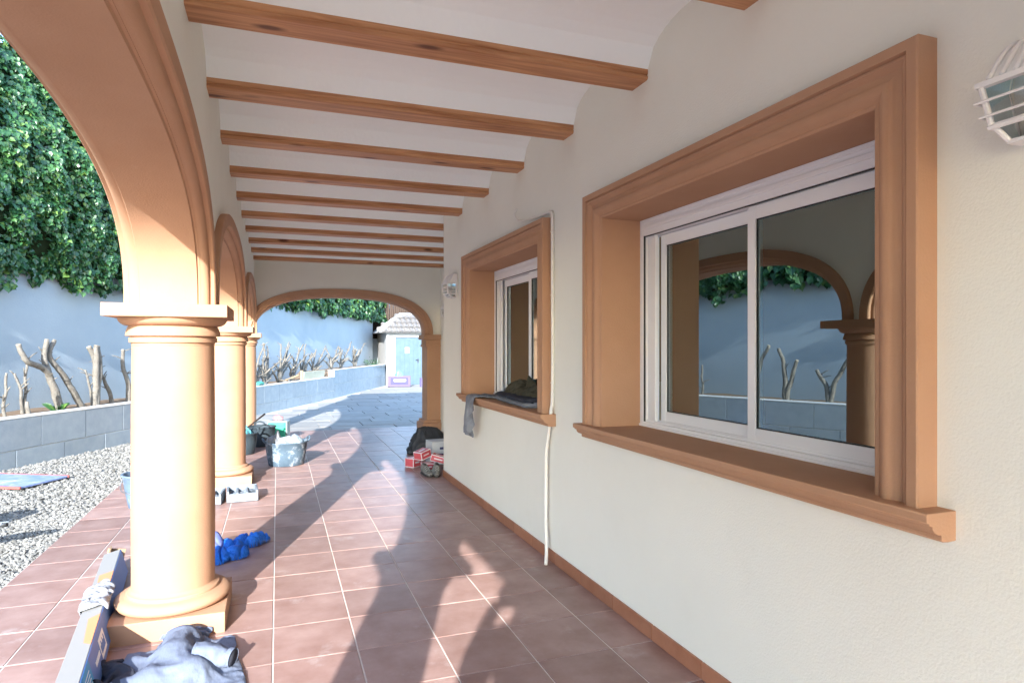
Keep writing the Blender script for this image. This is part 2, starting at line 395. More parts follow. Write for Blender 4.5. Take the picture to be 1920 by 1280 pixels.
def archivolt(c, a, t_in, t_out, axis, name='archivolt', parent=None):
    sgn = 1 if t_in > t_out else -1
    w = ring_profile(); th = abs(t_in - t_out)
    prof = [(t_in + sgn*x, n) for x, n in w[::-1]] + [(t_out - sgn*x, n) for x, n in w]
    prof = prof + [(t_out + sgn*0.006, 0.06), (t_in - sgn*0.006, 0.06)]
    base = arch_curve(c, a, ZS + 0.001, RISE, 64)
    mb = MB(); rings = []
    for i, (u, z) in enumerate(base):
        p, q = base[max(i-1, 0)], base[min(i+1, len(base)-1)]
        tu, tz = q[0]-p[0], q[1]-p[1]; L = math.hypot(tu, tz); nu, nzv = -tz/L, tu/L
        if i in (0, len(base)-1): nu, nzv = (-1 if i == 0 else 1), 0
        ring = []
        for t, n in prof:
            uu, zz = u + nu*n, z + nzv*n
            ring.append((t, uu, zz) if axis == 'y' else (uu, t, zz))
        rings.append(ring)
    mb.loft(rings)
    return mb.build(name, M_TERRA, parent, angle=28)
half = (3.8 - 2*PIER) / 2
mb = MB(); cs = [(COLS[i] + COLS[i+1]) / 2 for i in range(4)]
arch_wall(mb, [(c, half) for c in cs], YB - .36, YE1, ZS + 0.0005, ZTOP, XO, XI, 'y')
aw = part(mb, 'arcade_wall', M_WALL)
for c in cs: archivolt(c, half, XI, XO, 'y', parent=aw)
EC, EA = (-0.355 + 2.50) / 2, (2.50 + 0.355) / 2
mb = MB(); arch_wall(mb, [(EC, EA)], XI - 0.01, XR + 0.3, ZS + 0.0005, ZTOP - .003, YE0, YE1, 'x')
ew = part(mb, 'end_wall', M_WALL)
archivolt(EC, EA, YE0, YE1, 'x', parent=ew)
# columns
def torus_prof(r, z0, z1, bulge, n=8):
    return [(r + bulge * math.sin(math.pi * i / n), z0 + (z1 - z0) * (0.5 - 0.5*math.cos(math.pi * i / n))) for i in range(n + 1)]
sh_p = [(0.205, 0.185), (0.207, 0.6), (0.206, 1.1), (0.203, 1.505)]
base_p = [(0.205, 0.105)] + torus_prof(0.232, 0.106, 0.174, 0.055, 10) + [(0.230, 0.176), (0.230, 0.188), (0.226, 0.190), (0.212, 0.198), (0.206, 0.206)]
cap_p = [(0.203, 1.505), (0.205, 1.521), (0.216, 1.523), (0.218, 1.548), (0.211, 1.551), (0.211, 1.556), (0.233, 1.558), (0.233, 1.566), (0.229, 1.588), (0.222, 1.606), (0.217, 1.611)] + \
        [(0.217 + 0.052*math.sin(math.pi/2*i/6), 1.612 + 0.043*(1-math.cos(math.pi/2*i/6))) for i in range(7)]
me_sh = MB().lathe(sh_p, 64).mesh('shaft', M_TERRA, angle=40)
pm = MB().box(-.277, .277, -.277, .277, -.003, .106); pm.lathe(base_p, 64); me_ba = pm.mesh('base', M_TERRA, angle=40)
pm = MB().lathe(cap_p, 64); pm.box(-.2875, .2875, -.2875, .2875, 1.655, 1.7205); me_ca = pm.mesh('capital', M_TERRA, angle=40)
for cy in COLS:
    e = bpy.data.objects.new('column', None); C.objects.link(e); e.parent = house; e.location = (COLX - 1.0, cy - 3.0, 0)
    for nm, me in (('base', me_ba), ('shaft', me_sh), ('capital', me_ca)):
        q = inst(nm, me, e)
        if nm != 'shaft':
            md = q.modifiers.new('bevel', 'BEVEL'); md.width = .005; md.segments = 2; md.limit_method = 'ANGLE'; md.angle_limit = R(60)
# half pilaster of the end arch
mb = MB().box(2.53, XR + .01, YE0 - .03, YE1 + .03, 0.18, 1.50)
pl = part(mb, 'pilaster', M_TERRA, bevel=.006)
MB().box(2.44, XR + .012, YE0 - .09, YE1 + .09, -.003, .13).box(2.475, XR + .011, YE0 - .06, YE1 + .06, .13, .181).build('base', M_TERRA, pl, bevel=.008)
MB().box(2.50, XR + .011, YE0 - .045, YE1 + .045, 1.50, 1.54).box(2.515, XR + .012, YE0 - .035, YE1 + .035, 1.54, 1.63).box(2.47, XR + .013, YE0 - .075, YE1 + .075, 1.63, 1.7195).build('capital', M_TERRA, pl, bevel=.008)
# house wall with two window openings
WIN = [(1.51, 3.32), (4.295, 6.045)]; WZ0, WZ1 = 1.0, 2.245; WT = 0.36
mb = MB(); ys = [YB] + [v for a_, b_ in WIN for v in (a_ - .02, b_ + .02)] + [YC]
for i in range(len(ys) - 1):
    if i % 2 == 0: mb.box(XW, XW + WT, ys[i], ys[i+1], -0.05, ZTOP)
    else:
        mb.box(XW, XW + WT, ys[i], ys[i+1], -0.05, WZ0 - .03); mb.box(XW, XW + WT, ys[i], ys[i+1], WZ1 + .02, ZTOP)
mb.box(XW + WT, 8, YC - .36, YC, -0.05, ZTOP)
hw = part(mb, 'house_wall', M_WALL)
mb = MB().box(XR, 8, YC + .002, YE0 + .02, -.05, ZTOP - .002).box(XR + .29, 8, YE0 + .021, YE1, -.05, ZTOP - .002)
rw = part(mb, 'recessed_wall', M_WALL)
mb = MB(); bc_, ba_ = (XI + 1.62)/2, (1.62 - XI)/2
arch_wall(mb, [(bc_, ba_)], XI - .01, XW + .01, ZS + .0005, ZTOP - .004, YB - .358, YB - .002, 'x')  # unseen back end, opened as an arch so sunlight bounces into the porch
mb.box(1.62 + .05, XW + .01, YB - .358, YB - .002, -.05, ZS)
bw_ = part(mb, 'unseen_back_arch', M_WALL); archivolt(bc_, ba_, YB - .002, YB - .358, 'x', parent=bw_)
# skirting tiles
sk = {}
def skirt(parent, x, y0, y1):
    L = round(y1 - y0 - .005, 3)
    if L not in sk: sk[L] = MB().cbox(-.011, .004, -L/2, L/2, .001, .078, .0025).mesh('skirting_tile', M_SKIRT)
    q = inst('skirting_tile', sk[L], parent, (x, (y0+y1)/2, 0))
    if parent is hw or parent is rw: q.matrix_parent_inverse = Matrix.Identity(4)
for k in range(-22, 22):
    a, b = YT0 + PYT*k, YT0 + PYT*(k+1)
    if a > YB: 
        if b < YC: skirt(hw, XW, a, b)
        elif a < YC: skirt(hw, XW, a, YC)
        if a > YC and b < YE0 - .05: skirt(rw, XR, a, b)
# ceiling: shallow vaults between beams
BY = [2.89 + 0.89*k for k in range(-9, 10)]; BW = 0.165; BZ0, BZ1 = 2.887, 2.945
mb = MB()
BY = [b_ for b_ in BY if b_ > YB]
edges = [(YB - .01, BY[0])] + [(BY[i] + BW, BY[i+1]) for i in range(len(BY)-1)] + [(BY[-1] + BW, YE0)]
for y0, y1 in edges:
    n = 14; rise = 0.17 * min(1, (y1-y0)/0.725); x1 = XR if y0 > YC else XW
    if y0 < YC < y1: x1 = XR
    pts = []
    for i in range(n + 1):
        t = -1 + 2*i/n; pts.append((y0 + (y1-y0)*i/n, BZ1 - .004 + rise*math.sqrt(max(0, 1 - abs(t)**2.2))))
    for i in range(n):
        (ya, za), (yb, zb) = pts[i], pts[i+1]; xx = x1 if (ya + yb)/2 > YC or x1 == XW else XW
        mb.add([(XI, ya, za), (xx, ya, za), (xx, yb, zb), (XI, yb, zb)], [(0,1,2,3)])
ce = part(mb, 'ceiling', M_CEIL, smooth=True, fix=False)
def beam_mesh(L):
    h = BZ1 - BZ0 + .08; g = .012
    prof = [(0, h), (0, .030), (.005, .026), (.005, .022), (0, .018), (0, .010), (.003, .003), (.010, 0), (BW-.010, 0), (BW-.003, .003), (BW, .010), (BW, .018), (BW-.005, .022), (BW-.005, .026), (BW, .030), (BW, h)]
    return MB().extrude(prof, 'x', 0, L).mesh('beam', M_WOOD)
bm1, bm2 = beam_mesh(XW - XI + .06), beam_mesh(XR - XI + .06)
for y0 in BY:
    inst('beam', bm2 if y0 > YC - .1 else bm1, ce, (XI - .03, y0, BZ0 + random.uniform(-.003, .003)))
# small hook in the ceiling
hk = smoothpath([(0, 0, .06), (0, 0, 0), (.012, 0, -.018), (.024, 0, -.004), (.018, 0, .008)], 5)
MB().tube(hk, .0035, 8).build('ceiling_hook', mat('grey_steel', (.45, .45, .46), .35, metal=.9), ce, loc=(0.75, 9.55, 3.0), smooth=True)
# roof
part(MB().box(XO - .22, 8.2, YB - .5, YE1 + .20, ZTOP, 3.62), 'roof', M_WALL)
# windows
def trim_profile():     # (distance outward from the opening, height proud of the wall)
    p = [(0.0, -0.215), (0.0, 0.030), (0.003, 0.040), (0.012, 0.044), (0.020, 0.043)]
    for i in range(1, 9):
        t = i/8; p.append((0.020 + 0.062*t, 0.043 + 0.022*math.sin(t*math.pi*.85)))
    p += [(0.092, 0.050), (0.104, 0.048), (0.112, 0.055), (0.122, 0.066), (0.130, 0.068), (0.1335, 0.062), (0.1365, 0.062), (0.140, 0.078), (0.172, 0.080), (0.177, 0.076), (0.177, -0.003)]
    return p
def window(y0, y1, swap=False):
    w = bpy.data.objects.new('window', None); C.objects.link(w); w.parent = house; w.location = (XW - 1, y0 - 3, WZ0)
    W, H = y1 - y0, WZ1 - WZ0
    # local: x = into the room, y = along the wall, z up from the sill top
    path = [((0, 0.03), (-1, 0)), ((0, H), (-1, 1)), ((W, H), (1, 1)), ((W, 0.03), (1, 0))]
    rings = []
    for (u, z), (nu, nv) in path: rings.append([(-p, u + nu*n, z + nv*n*0.88) for n, p in trim_profile()])
    MB().loft(rings, closed=False).build('surround', M_TERRA, w, angle=30)
    sp = [(-.115, .0315), (-.112, .035), (.24, .035), (.24, -.05), (0, -.05), (-.03, -.052), (-.052, -.050), (-.056, -.046), (-.056, -.030)] + \
         [(-.058 - .034*math.sin(math.pi/2*i/6), -.030 + .028*(1-math.cos(math.pi/2*i/6))) for i in range(1, 7)] + [(-.094, -.002), (-.104, .000), (-.104, .006), (-.115, .010)]
    MB().extrude(sp, 'y', -.232, W + .232).build('sill', M_TERRA, w, angle=30, bevel=.002)
    X = .215
    fm = MB()
    fm.box(X, X+.11, 0, .038, .034, H).box(X, X+.11, W-.038, W, .034, H)
    fm.box(X+.001, X+.109, .038, W-.038, H-.095, H)           # shutter box over the sashes
    fm.box(X-.006, X+.001, .03, W-.03, H-.022, H-.001).box(X-.008, X+.001, .03, W-.03, H-.062, H-.040)
    fm.box(X+.001, X+.109, .038, W-.038, .034, .062).box(X-.008, X+.002, 0.0, W, .0345, .048).box(X+.02, X+.026, .038, W-.038, .062, .074).box(X+.060, X+.066, .038, W-.038, .062, .074)
    fm.box(X+.03, X+.05, W-.115, W-.038, .062, H-.095)        # guide profile at the far jamb
    fm.build('frame', M_WHITE, w, bevel=.0025)
    gm = MB().box(X+.004, X+.010, .036, .044, .062, H-.095).box(X+.002, X+.010, W-.046, W-.037, .062, H-.095).box(X+.010, X+.016, .044, W-.044, H-.100, H-.0945)
    gm.build('gasket', M_DARKRUB, w)
    mid = W * 0.485
    def sash(a, b, x, handle_y=None, sa=.05, sb=.05):
        z0, z1 = .066, H - .100; m2 = MB()
        m2.box(x, x+.032, a, a+sa, z0, z1).box(x, x+.032, b-sb, b, z0, z1).box(x+.001, x+.031, a+sa, b-sb, z0, z0+.062).box(x+.001, x+.031, a+sa, b-sb, z1-.062, z1)
        s_ = m2.build('sash', M_WHITE, w, bevel=.002)
        MB().box(x+.014, x+.020, a+sa-.004, b-sb+.004, z0+.058, z1-.058).build('pane', M_GLASS, s_)
        q = MB(); t = .004
        q.box(x+.008, x+.0135, a+sa, a+sa+t, z0+.062, z1-.062).box(x+.008, x+.0135, b-sb-t, b-sb, z0+.062, z1-.062).box(x+.008, x+.0135, a+sa+t, b-sb-t, z0+.062, z0+.062+t).box(x+.008, x+.0135, a+sa+t, b-sb-t, z1-.062-t, z1-.062)
        q.build('seal', M_DARKRUB, s_)
        if handle_y is not None:
            hm = MB(); hp = smoothpath([(x+.034, handle_y, .46), (x+.055, handle_y, .47), (x+.060, handle_y+.006, .50), (x+.060, handle_y+.012, .55), (x+.058, handle_y+.004, .60)], 5)
            hm.tube(hp, .009, 8).box(x+.0322, x+.038, handle_y-.013, handle_y+.013, .42, .50); hm.build('handle', M_LAMP, s_, smooth=True)
    sash(.040, mid + .03, X + .022)
    sash(mid - .03, W - .118, X + .068, handle_y=W - .118 - .025)
    return w
for a, b in WIN: window(a, b)
# rooms behind the glass
X0, X1, YP = XW + WT + .001, 6.3, 4.16
rm = MB().box(X0, X1, YB+.1, YC-.37, -.04, 0).box(X0, X1, YB+.1, YC-.37, 2.66, 2.70)
rm.box(X0, X1, YB+.05, YB+.1, 0, 2.66).box(X0, X1, YC-.374, YC-.364, 0, 2.66)
for a_, b_, lo_, hi_ in ((YB+.1, -2.5, 0, 2.66), (-2.5, 3.4, 0, .5), (-2.5, 3.4, 2.4, 2.66), (3.4, 4.9, 0, 2.66), (4.9, 6.1, 0, 1.0), (4.9, 6.1, 2.2, 2.66), (6.1, YC-.37, 0, 2.66)): rm.box(X1, X1+.2, a_, b_, lo_, hi_)  # wide openings in the unseen far wall, added to let skylight into the room
rs = part(rm, 'room_shell', M_ROOMWALL)
for x in (2.75, 3.35, 3.95, 4.55, 5.15, 5.75): MB().box(x, x+.12, YB+.1, YP, 2.54, 2.67).build('room_beam', M_WOOD, rs)
br = part(MB().box(X0, X1, YP, YP + .10, 0, 2.66), 'room_partition', mat('block_joint', (.16, .10, .06), .9))
bk = MB().box(.004, .716, -.012, .012, .004, .456).mesh('block', M_DARKROOM)
for r_ in range(6):
    for k in range(6): inst('block', bk, br, (X0 + .72*k - (.36 if r_ % 2 else 0) + .36, YP - .005, -.08 + .46*r_))
fp = thing('fireplace', 'pale fireplace inside the room behind the near window', 'fireplace', (2.95, 3.93, 0))
M_PALE = mat('pale_stone', (.46, .36, .25), .7, (.52, .42, .30), 8, .2, 40)
MB().box(-.45, -.28, -.20, .20, 0, 1.12).box(.28, .45, -.20, .20, 0, 1.12).box(-.28, .28, -.19, .20, .72, 1.12).box(-.28, .28, .10, .20, 0, .72).build('body', M_PALE, fp, bevel=.01)
MB().box(-.52, .52, -.26, .21, 1.18, 1.24).box(-.48, .48, -.23, .205, 1.121, 1.179).build('mantel', M_PALE, fp, bevel=.01)
ph = thing('ornament', 'small dark ornament on the mantel behind the near window', 'ornament', (2.85, 3.85, 1.24))
MB().box(-.06, .06, -.05, .05, .001, .03).build('foot', M_DARKRUB, ph, bevel=.006)
MB().tube(smoothpath([(-.02, 0, .03), (-.03, 0, .09), (.0, .0, .15), (.03, 0, .12)], 4), .026, 8).build('figure', M_DARKRUB, ph, smooth=True)

# ------------------------------------------------------------------ wall lamps and cable
def lamp(x, y, z, label):
    t = thing('wall_lamp', label, 'lamp', (x, y, z), 0, 'white caged lamps on the house wall')
    hw_, D, H = .115, .105, .125
    MB().box(-.012, -.001, -hw_*.9, hw_*.9, -.012, H+.10).build('back_plate', M_LAMP, t, bevel=.004)
    # hood: sloping ribbed shell from the front rim up to the wall
    rings = []
    for i in range(9):
        u = i/8; zz = H + .014 + .10*math.sin(u*math.pi/2)**1.1; dp = D*(1-u)**.75; wd = (hw_+.006)*(1 - .22*u)
        rings.append([(-.012, -wd, zz), (-.012-dp*.75, -wd, zz), (-.012-dp, -wd*.8, zz), (-.012-dp, wd*.8, zz), (-.012-dp*.75, wd, zz), (-.012, wd, zz)])
    MB().loft(rings).build('hood', M_LAMP, t, angle=35)
    rb = MB()
    for k in range(-3, 4):
        pts = [(-.014 - D*(1-i/8)**.75, k*.032*(1-.22*i/8), H+.016+.10*math.sin(i/8*math.pi/2)**1.1) for i in range(8)]
        rb.tube(pts, .007, 6)
    rb.build('rib', M_LAMP, t, smooth=True)
    c = MB(); wt, wb, db = hw_, hw_*.80, D*.70
    c.box(-.012-D-.008, -.012, -hw_-.012, hw_+.012, H, H+.014)
    for s in (-1, 1):
        c.tube([(-.012-D, s*wt, H), (-.012-D*.92, s*wb*1.05, .03), (-.012-db*.7, s*wb*.9, -.01)], .0075, 8)
        c.tube([(-.02, s*wt, H), (-.02, s*wb*.92, -.005)], .006, 8)
    for zz, f in ((.085, .95), (.048, .88)):
        w = wt*(f+.06)+.006; d = D*f+.02
        c.tube([(-.02, -w, zz), (-.012-d, -w, zz), (-.012-d, w, zz), (-.02, w, zz)], .0035, 6)
    c.tube([(-.02, -wb*1.05, .022), (-.012-D*.92, -wb*1.08, .022), (-.012-D*.92, wb*1.08, .022), (-.02, wb*1.05, .022)], .008, 6)
    c.box(-.012-db*.75, -.012, -wb*.92, wb*.92, -.020, -.010)
    c.build('cage', M_LAMP, t)
    rings = []
    for zz, w, d in ((H-.001, wt*.95, D*.93), (.028, wb*.98, D*.85), (-.009, wb*.84, db*.65)):
        rings.append([(-.013, -w, zz), (-.012-d, -w, zz), (-.012-d, w, zz), (-.013, w, zz)])
    MB().loft(rings).build('glass', M_LGLASS, t)
    MB().lathe([(.018, .0), (.020, .03), (.030, .06), (.028, .085), (.012, .1)], 16, (-.06, 0)).build('bulb', mat('frosted_bulb', (.75, .75, .72), .4), t, smooth=True)
    return t
lamp(XW, 1.015, 2.035, 'large white caged lamp cut off by the right edge of the picture')
lamp(XW, 6.73, 2.045, 'white caged lamp on the house corner, left of the far window')
lamp(XR, 10.75, 2.02, 'farthest white caged lamp, half hidden behind the house corner')

cb = thing('cable_conduit', 'white plastic cable conduit running down beside the far window to the floor', 'cable', (XW, 4.09, 0))
pth = [(-.015, .70, 2.60), (-.03, .71, 2.55), (-.02, .66, 2.50), (-.012, .52, 2.475), (-.012, .25, 2.455), (-.012, .06, 2.445), (-.012, .012, 2.42), (-.012, .004, 2.35), (-.012, .002, 2.0), (-.012, .0, 1.5), (-.014, .0, 1.15), (-.03, -.01, 1.05), (-.03, .03, .90), (-.035, .06, .75), (-.035, .065, .55), (-.035, .07, .35), (-.04, .05, .18), (-.055, .01, .075), (-.085, -.05, .014)]
MB().tube(smoothpath(pth, 6), [.006 if i < 20 else .0125 for i in range(18*6+1)], 10).build('hose', M_PVC, cb, smooth=True)
for z in (2.30, 1.86, 1.25):
    MB().tube([(-.0, -.016, z), (-.02, -.015, z), (-.026, .0, z), (-.02, .017, z), (-.0, .018, z)], .004, 6).build('clip', M_PVC, cb)

# ------------------------------------------------------------------ garden: planter, retaining wall, ivy
def planter(name, label, A, Dv, L, ztop, courses, blk, off0, depth):
    n = Vector((-Dv.y, Dv.x, 0)); t = thing(name, label, 'planter', A, 0)
    ang = math.atan2(Dv.y, Dv.x)
    t.rotation_euler[2] = ang
    MB().box(0, L, .012, .19, -.06, ztop - .004).build('mortar_bed', M_MORTAR, t)
    MB().box(-.01, L+.01, -.004, .20, ztop-.004, ztop+.014).build('sunlit_coping', M_MORTAR, t, bevel=.004)  # pale top strip: the sunlit edge of the planter put into its colour
    cache = {}
    for ci, (z0, z1) in enumerate(courses):
        x = -off0 if ci % 2 else -off0 + blk/2
        if x > 0: x -= blk
        while x < L:
            a, b = max(x, 0), min(x + blk, L); x += blk
            if b - a < .05: continue
            k = (round(b-a, 3), ci)
            if k not in cache: cache[k] = MB().box(.004, b-a-.004, 0, .06, z0+.004, z1-.004).mesh('block', M_BLOCK)
            q = inst('block', cache[k], t, (a, random.uniform(-.0015, .0015), 0))
            md = q.modifiers.new('bevel', 'BEVEL'); md.width = .004; md.segments = 1
    return t
planter('block_planter', 'long low grey block planter beside the gravel below the white wall', along(-9.28), PD, 9.28 + 11.3, .60, [(-.05, .20), (.20, .596)], .78, .24, 1.1)
D2 = (Vector((4.06, 25.6, 0)) - along(11.3)); L2 = D2.length; D2.normalize()
planter('block_planter', 'short higher grey block planter leading up to the white shed', along(11.3), D2, L2 + .1, .80, [(-.05, .38), (.38, .796)], .80, .3, 1.1)
# soil
so = MB(); n = 60; vs_ = []
for i in range(n + 1):
    for j in range(7):
        t = -9.28 + (18.3 + 9.28) * i / n; w = .16 + 1.0 * j / 6
        z = (.54 if t < 11.3 else .74) + .05 * nz(t*1.7, w*2.1, 3) + .03 * j/6
        vs_.append(along(t, w, z))
so.add(vs_, [(i*7+j, (i+1)*7+j, (i+1)*7+j+1, i*7+j+1) for i in range(n) for j in range(6)])
so.build('soil', M_SOIL, smooth=True)['kind'] = 'structure'
# white retaining wall
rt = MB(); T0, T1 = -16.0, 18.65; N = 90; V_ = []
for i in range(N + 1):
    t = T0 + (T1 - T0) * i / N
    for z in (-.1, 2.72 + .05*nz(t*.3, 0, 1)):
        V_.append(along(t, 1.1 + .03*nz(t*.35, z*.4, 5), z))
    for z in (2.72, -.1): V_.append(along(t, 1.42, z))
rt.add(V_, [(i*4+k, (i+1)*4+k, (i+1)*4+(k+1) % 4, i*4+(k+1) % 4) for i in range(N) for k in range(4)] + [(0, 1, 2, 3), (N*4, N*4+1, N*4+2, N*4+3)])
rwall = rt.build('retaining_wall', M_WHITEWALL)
tag(rwall, 'tall white garden wall in shade under the overhanging ivy', 'wall')
for t, z in ((1.55, 1.76), (10.6, 1.9), (13.0, 1.95)):
    pass
# earth bank behind the wall (carries the hedge)
bk_ = MB(); NB = 40
V_ = []
for i in range(NB + 1):
    t = T0 + (T1 + 6 - T0) * i / NB
    for n_, z in ((1.43, -.1), (1.43, 2.6), (2.2, 3.6), (3.0, 4.6), (9, 4.9), (30, 5.0), (30, -.1)): V_.append(along(t, n_, z))
bk_.add(V_, [(i*7+k, (i+1)*7+k, (i+1)*7+(k+1) % 7, i*7+(k+1) % 7) for i in range(NB) for k in range(7)] + [tuple(range(7)), tuple(NB*7 + k for k in range(7))])
bk_.build('earth_bank', M_SOIL)['kind'] = 'structure'

hd = thing('ivy_hedge', 'dense glossy green ivy hedge spilling over the white garden wall', 'ivy', along(0, 1.1, 2.7))
hinv = Matrix.Translation(-hd.location)
def bulge(t, z):
    b = .03 + .22*mnoise.noise(Vector((t*.55, z*.6, 2.2))) + .15*mnoise.noise(Vector((t*1.5, z*1.5, 8.1))) + .06*mnoise.noise(Vector((t*4, z*4, 4.4)))
    low = max(0, 1 - (z - 2.5) / 0.9); high = max(0, z - 4.4)
    return .20 + b - .06*low - .35*high
def ztop(t): return 6.3 + .35*nz(t*.4, 0, 9) + .25*nz(t*1.7, 0, 3)
def zbot(t): return 2.60 + .18*nz(t*.8, 0, 12) + .20*nz(t*3.1, 0, 6)
# core
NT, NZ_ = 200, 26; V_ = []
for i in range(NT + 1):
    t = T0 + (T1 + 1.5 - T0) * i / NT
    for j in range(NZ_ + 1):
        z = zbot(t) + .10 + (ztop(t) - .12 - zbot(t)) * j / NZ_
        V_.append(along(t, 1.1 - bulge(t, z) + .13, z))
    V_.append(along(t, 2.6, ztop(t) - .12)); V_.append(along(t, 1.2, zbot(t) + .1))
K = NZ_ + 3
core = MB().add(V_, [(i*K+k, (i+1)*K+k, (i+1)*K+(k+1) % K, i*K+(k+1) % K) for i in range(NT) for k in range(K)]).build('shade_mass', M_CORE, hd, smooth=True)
core.matrix_parent_inverse = hinv
def leaves(spec):
    # heart shaped ivy leaf, folded along its midrib: 7 verts, 6 tris
    L = np.array([(0,-.5,0),(-.42,-.38,.10),(-.50,.02,.14),(-.18,.36,.06),(0,.62,-.06),(.18,.36,.06),(.50,.02,.14),(.42,-.38,.10),(0,-.05,0)], float)
    Fb = np.array([(8,0,1),(8,1,2),(8,2,3),(8,3,4),(8,4,5),(8,5,6),(8,6,7),(8,7,0)])
    Vs = []; cnt = 0
    pos = []; nrm = []; siz = []
    for (ta, tb, za, zb, n, s0, s1) in spec:
        for _ in range(n):
            t = random.uniform(ta, tb); zl, zh = zbot(t), ztop(t)
            z = zl - .04 + (zh - zl) * random.uniform(za, zb)
            g_ = mnoise.noise(Vector((t*2.6, z*2.6, 17)))
            if g_ < -.22 and random.random() < .75: continue
            d = random.random() ** 1.6 * .20 - .04
            cl = g_ * .17
            p = along(t, 1.1 - bulge(t, z) + d - cl, z)
            nn = (-PN) * random.uniform(.5, 1) + Vector((0, 0, random.uniform(-.1, .9))) + PD * random.gauss(-.15, .45)
            pos.append(p[:]); nrm.append(nn.normalized()[:]); siz.append(random.uniform(s0, s1))
    pos = np.array(pos); nrm = np.array(nrm); siz = np.array(siz); n = len(pos)
    up = np.tile([0, 0, -1.0], (n, 1)) + rng.normal(0, .5, (n, 3))
    yv = up - (up * nrm).sum(1)[:, None] * nrm; yv /= np.linalg.norm(yv, axis=1)[:, None]; xv = np.cross(yv, nrm)
    Lf = L[None] * siz[:, None, None]
    V = pos[:, None] + Lf[..., 0:1]*xv[:, None] + Lf[..., 1:2]*yv[:, None] + Lf[..., 2:3]*nrm[:, None]
    F = (Fb[None] + (np.arange(n)*len(L))[:, None, None]).reshape(-1, 3)
    return V.reshape(-1, 3), F
V, F = leaves([(-.5, 5.4, 0, 1.03, 36000, .035, .095), (5.4, 10, 0, 1.02, 3500, .10, .15), (10, T1 + 1.2, 0, .5, 9000, .09, .14), (10, T1+1.2, .5, 1.02, 2500, .13, .2),
               (T0, -.5, 0, 1.02, 17000, .08, .16), (-.5, 5.4, -.03, .12, 2600, .07, .11)])
lv = inst('leaves', np_mesh('leaves', V, F, M_LEAF), hd); lv.matrix_parent_inverse = hinv; lv['kind'] = 'stuff'

# pruned shrub stumps
def stump(base, tips, r0, label, group, twigs=2):
    t = thing('pruned_shrub', label, 'shrub', base, 0, group); mb = MB(); cuts = MB(); B = Vector((0, 0, -.06))
    for tp in tips:
        tp = [Vector(q) for q in tp]; path = [B] + tp
        pts = smoothpath(path, 7); n = len(pts); sd = random.random()*50
        pts = [p + Vector((nz(p.z*5, sd), nz(p.z*5, sd+9), 0)) * .03 * min(1, i/4) for i, p in enumerate(pts)]
        rr = [r0 * (1.12 - .45*i/(n-1)) * (1 + .12*nz(i*.9, sd, 4)) for i in range(n)]
        mb.tube(pts, rr, 9); tv = (pts[-1] - pts[-2]).normalized()
        cuts.tube([pts[-1] - tv*.004, pts[-1] + tv*.006], rr[-1]*.97, 9)
        for k in range(twigs):
            i = random.randrange(n//3, n - 1); p = pts[i]
            d = Vector((random.uniform(-1, 1), random.uniform(-1, 1), random.uniform(.1, 1))).normalized() * random.uniform(.08, .18)
            mb.tube([p, p + d*.6 + Vector((0, 0, .01)), p + d], [.010, .008, .005], 6)
    mb.build('stem', M_STEM, t, smooth=True); cuts.build('cut_end', M_CUT, t)
    return t
def sp(t, n, z=.57): return along(t, n, z)
def rel(a, n, z): return tuple(PD * a + PN * n + Vector((0, 0, z)))
GN = 'hard pruned shrubs at the near planter'; GF = 'hard pruned shrubs at the far planter'
S = along(0, .55)
stump(sp(.55, .45), [[rel(-.02, 0, .2), rel(-.03, -.05, .58)]], .022, 'thin dark pruned stem at the left picture edge', GN, 5)
stump(sp(.80, .35), [[rel(0, 0, .1), rel(.01, 0, .18)]], .030, 'very short stub between the left edge stem and the antler-shaped stump', GN, 0)
stump(sp(1.62, .55), [[rel(-.18, .02, .42), rel(-.34, 0, .62), rel(-.66, -.02, .74), rel(-.74, 0, .96)], [rel(-.18, .02, .42), rel(-.27, .04, .72), rel(-.24, .05, 1.03)]], .048, 'antler-shaped pruned shrub with a long arm reaching left and a tall upright', GN, 3)
stump(sp(2.05, .55), [[rel(-.20, 0, .25), rel(-.42, .02, .55), rel(-.60, .03, .80), rel(-.52, .05, 1.02)]], .046, 'pruned shrub of one stem leaning far left over its neighbour', GN, 4)
stump(sp(2.28, .55), [[rel(.02, 0, .35), rel(.02, -.03, .95)], [rel(.06, .03, .3), rel(.05, .03, .7), rel(-.06, .05, .93)], [rel(.10, 0, .4), rel(.10, .02, .94)]], .052, 'thick pruned shrub of several upright stems bundled together', GN, 2)
stump(sp(2.75, .60), [[rel(-.10, 0, .25), rel(-.22, 0, .46)]], .034, 'low pruned stub leaning left behind the bundled stems', GN, 3)
stump(sp(3.12, .60), [[rel(.02, 0, .3), rel(-.08, .02, .58), rel(-.12, .0, .88)]], .040, 'slender pruned shrub with a curved stem right of the bundled stems', GN, 5)
stump(sp(3.75, .50), [[rel(-.02, 0, .4), rel(-.05, 0, 1.05)], [rel(.06, .0, .4), rel(.06, .03, .98)]], .045, 'pruned shrub showing beside the left edge of the near column', GN, 4)
for i_, (t_, tl_, lb_) in enumerate(((-.5, [(-.1, .5), (-.3, .95)], 'nearest past the left picture edge'), (-1.1, [(.1, .9), (-.2, .7)], 'second past the left picture edge'), (-1.8, [(-.35, .8), (.2, .55)], 'third past the left picture edge'),
        (-2.5, [(.1, 1.0), (.3, .8), (-.2, .9)], 'fourth past the left picture edge'), (-3.2, [(-.3, .7), (.25, .9)], 'fifth past the left picture edge'), (-3.9, [(.1, .95), (-.1, .9)], 'sixth past the left picture edge'))):
    stump(sp(t_, .45), [[rel(a*.3, .03, h*.5), rel(a, .0, h)] for a, h in tl_], .042, 'pruned shrub seen in the near window reflection, ' + lb_, GN, 3)
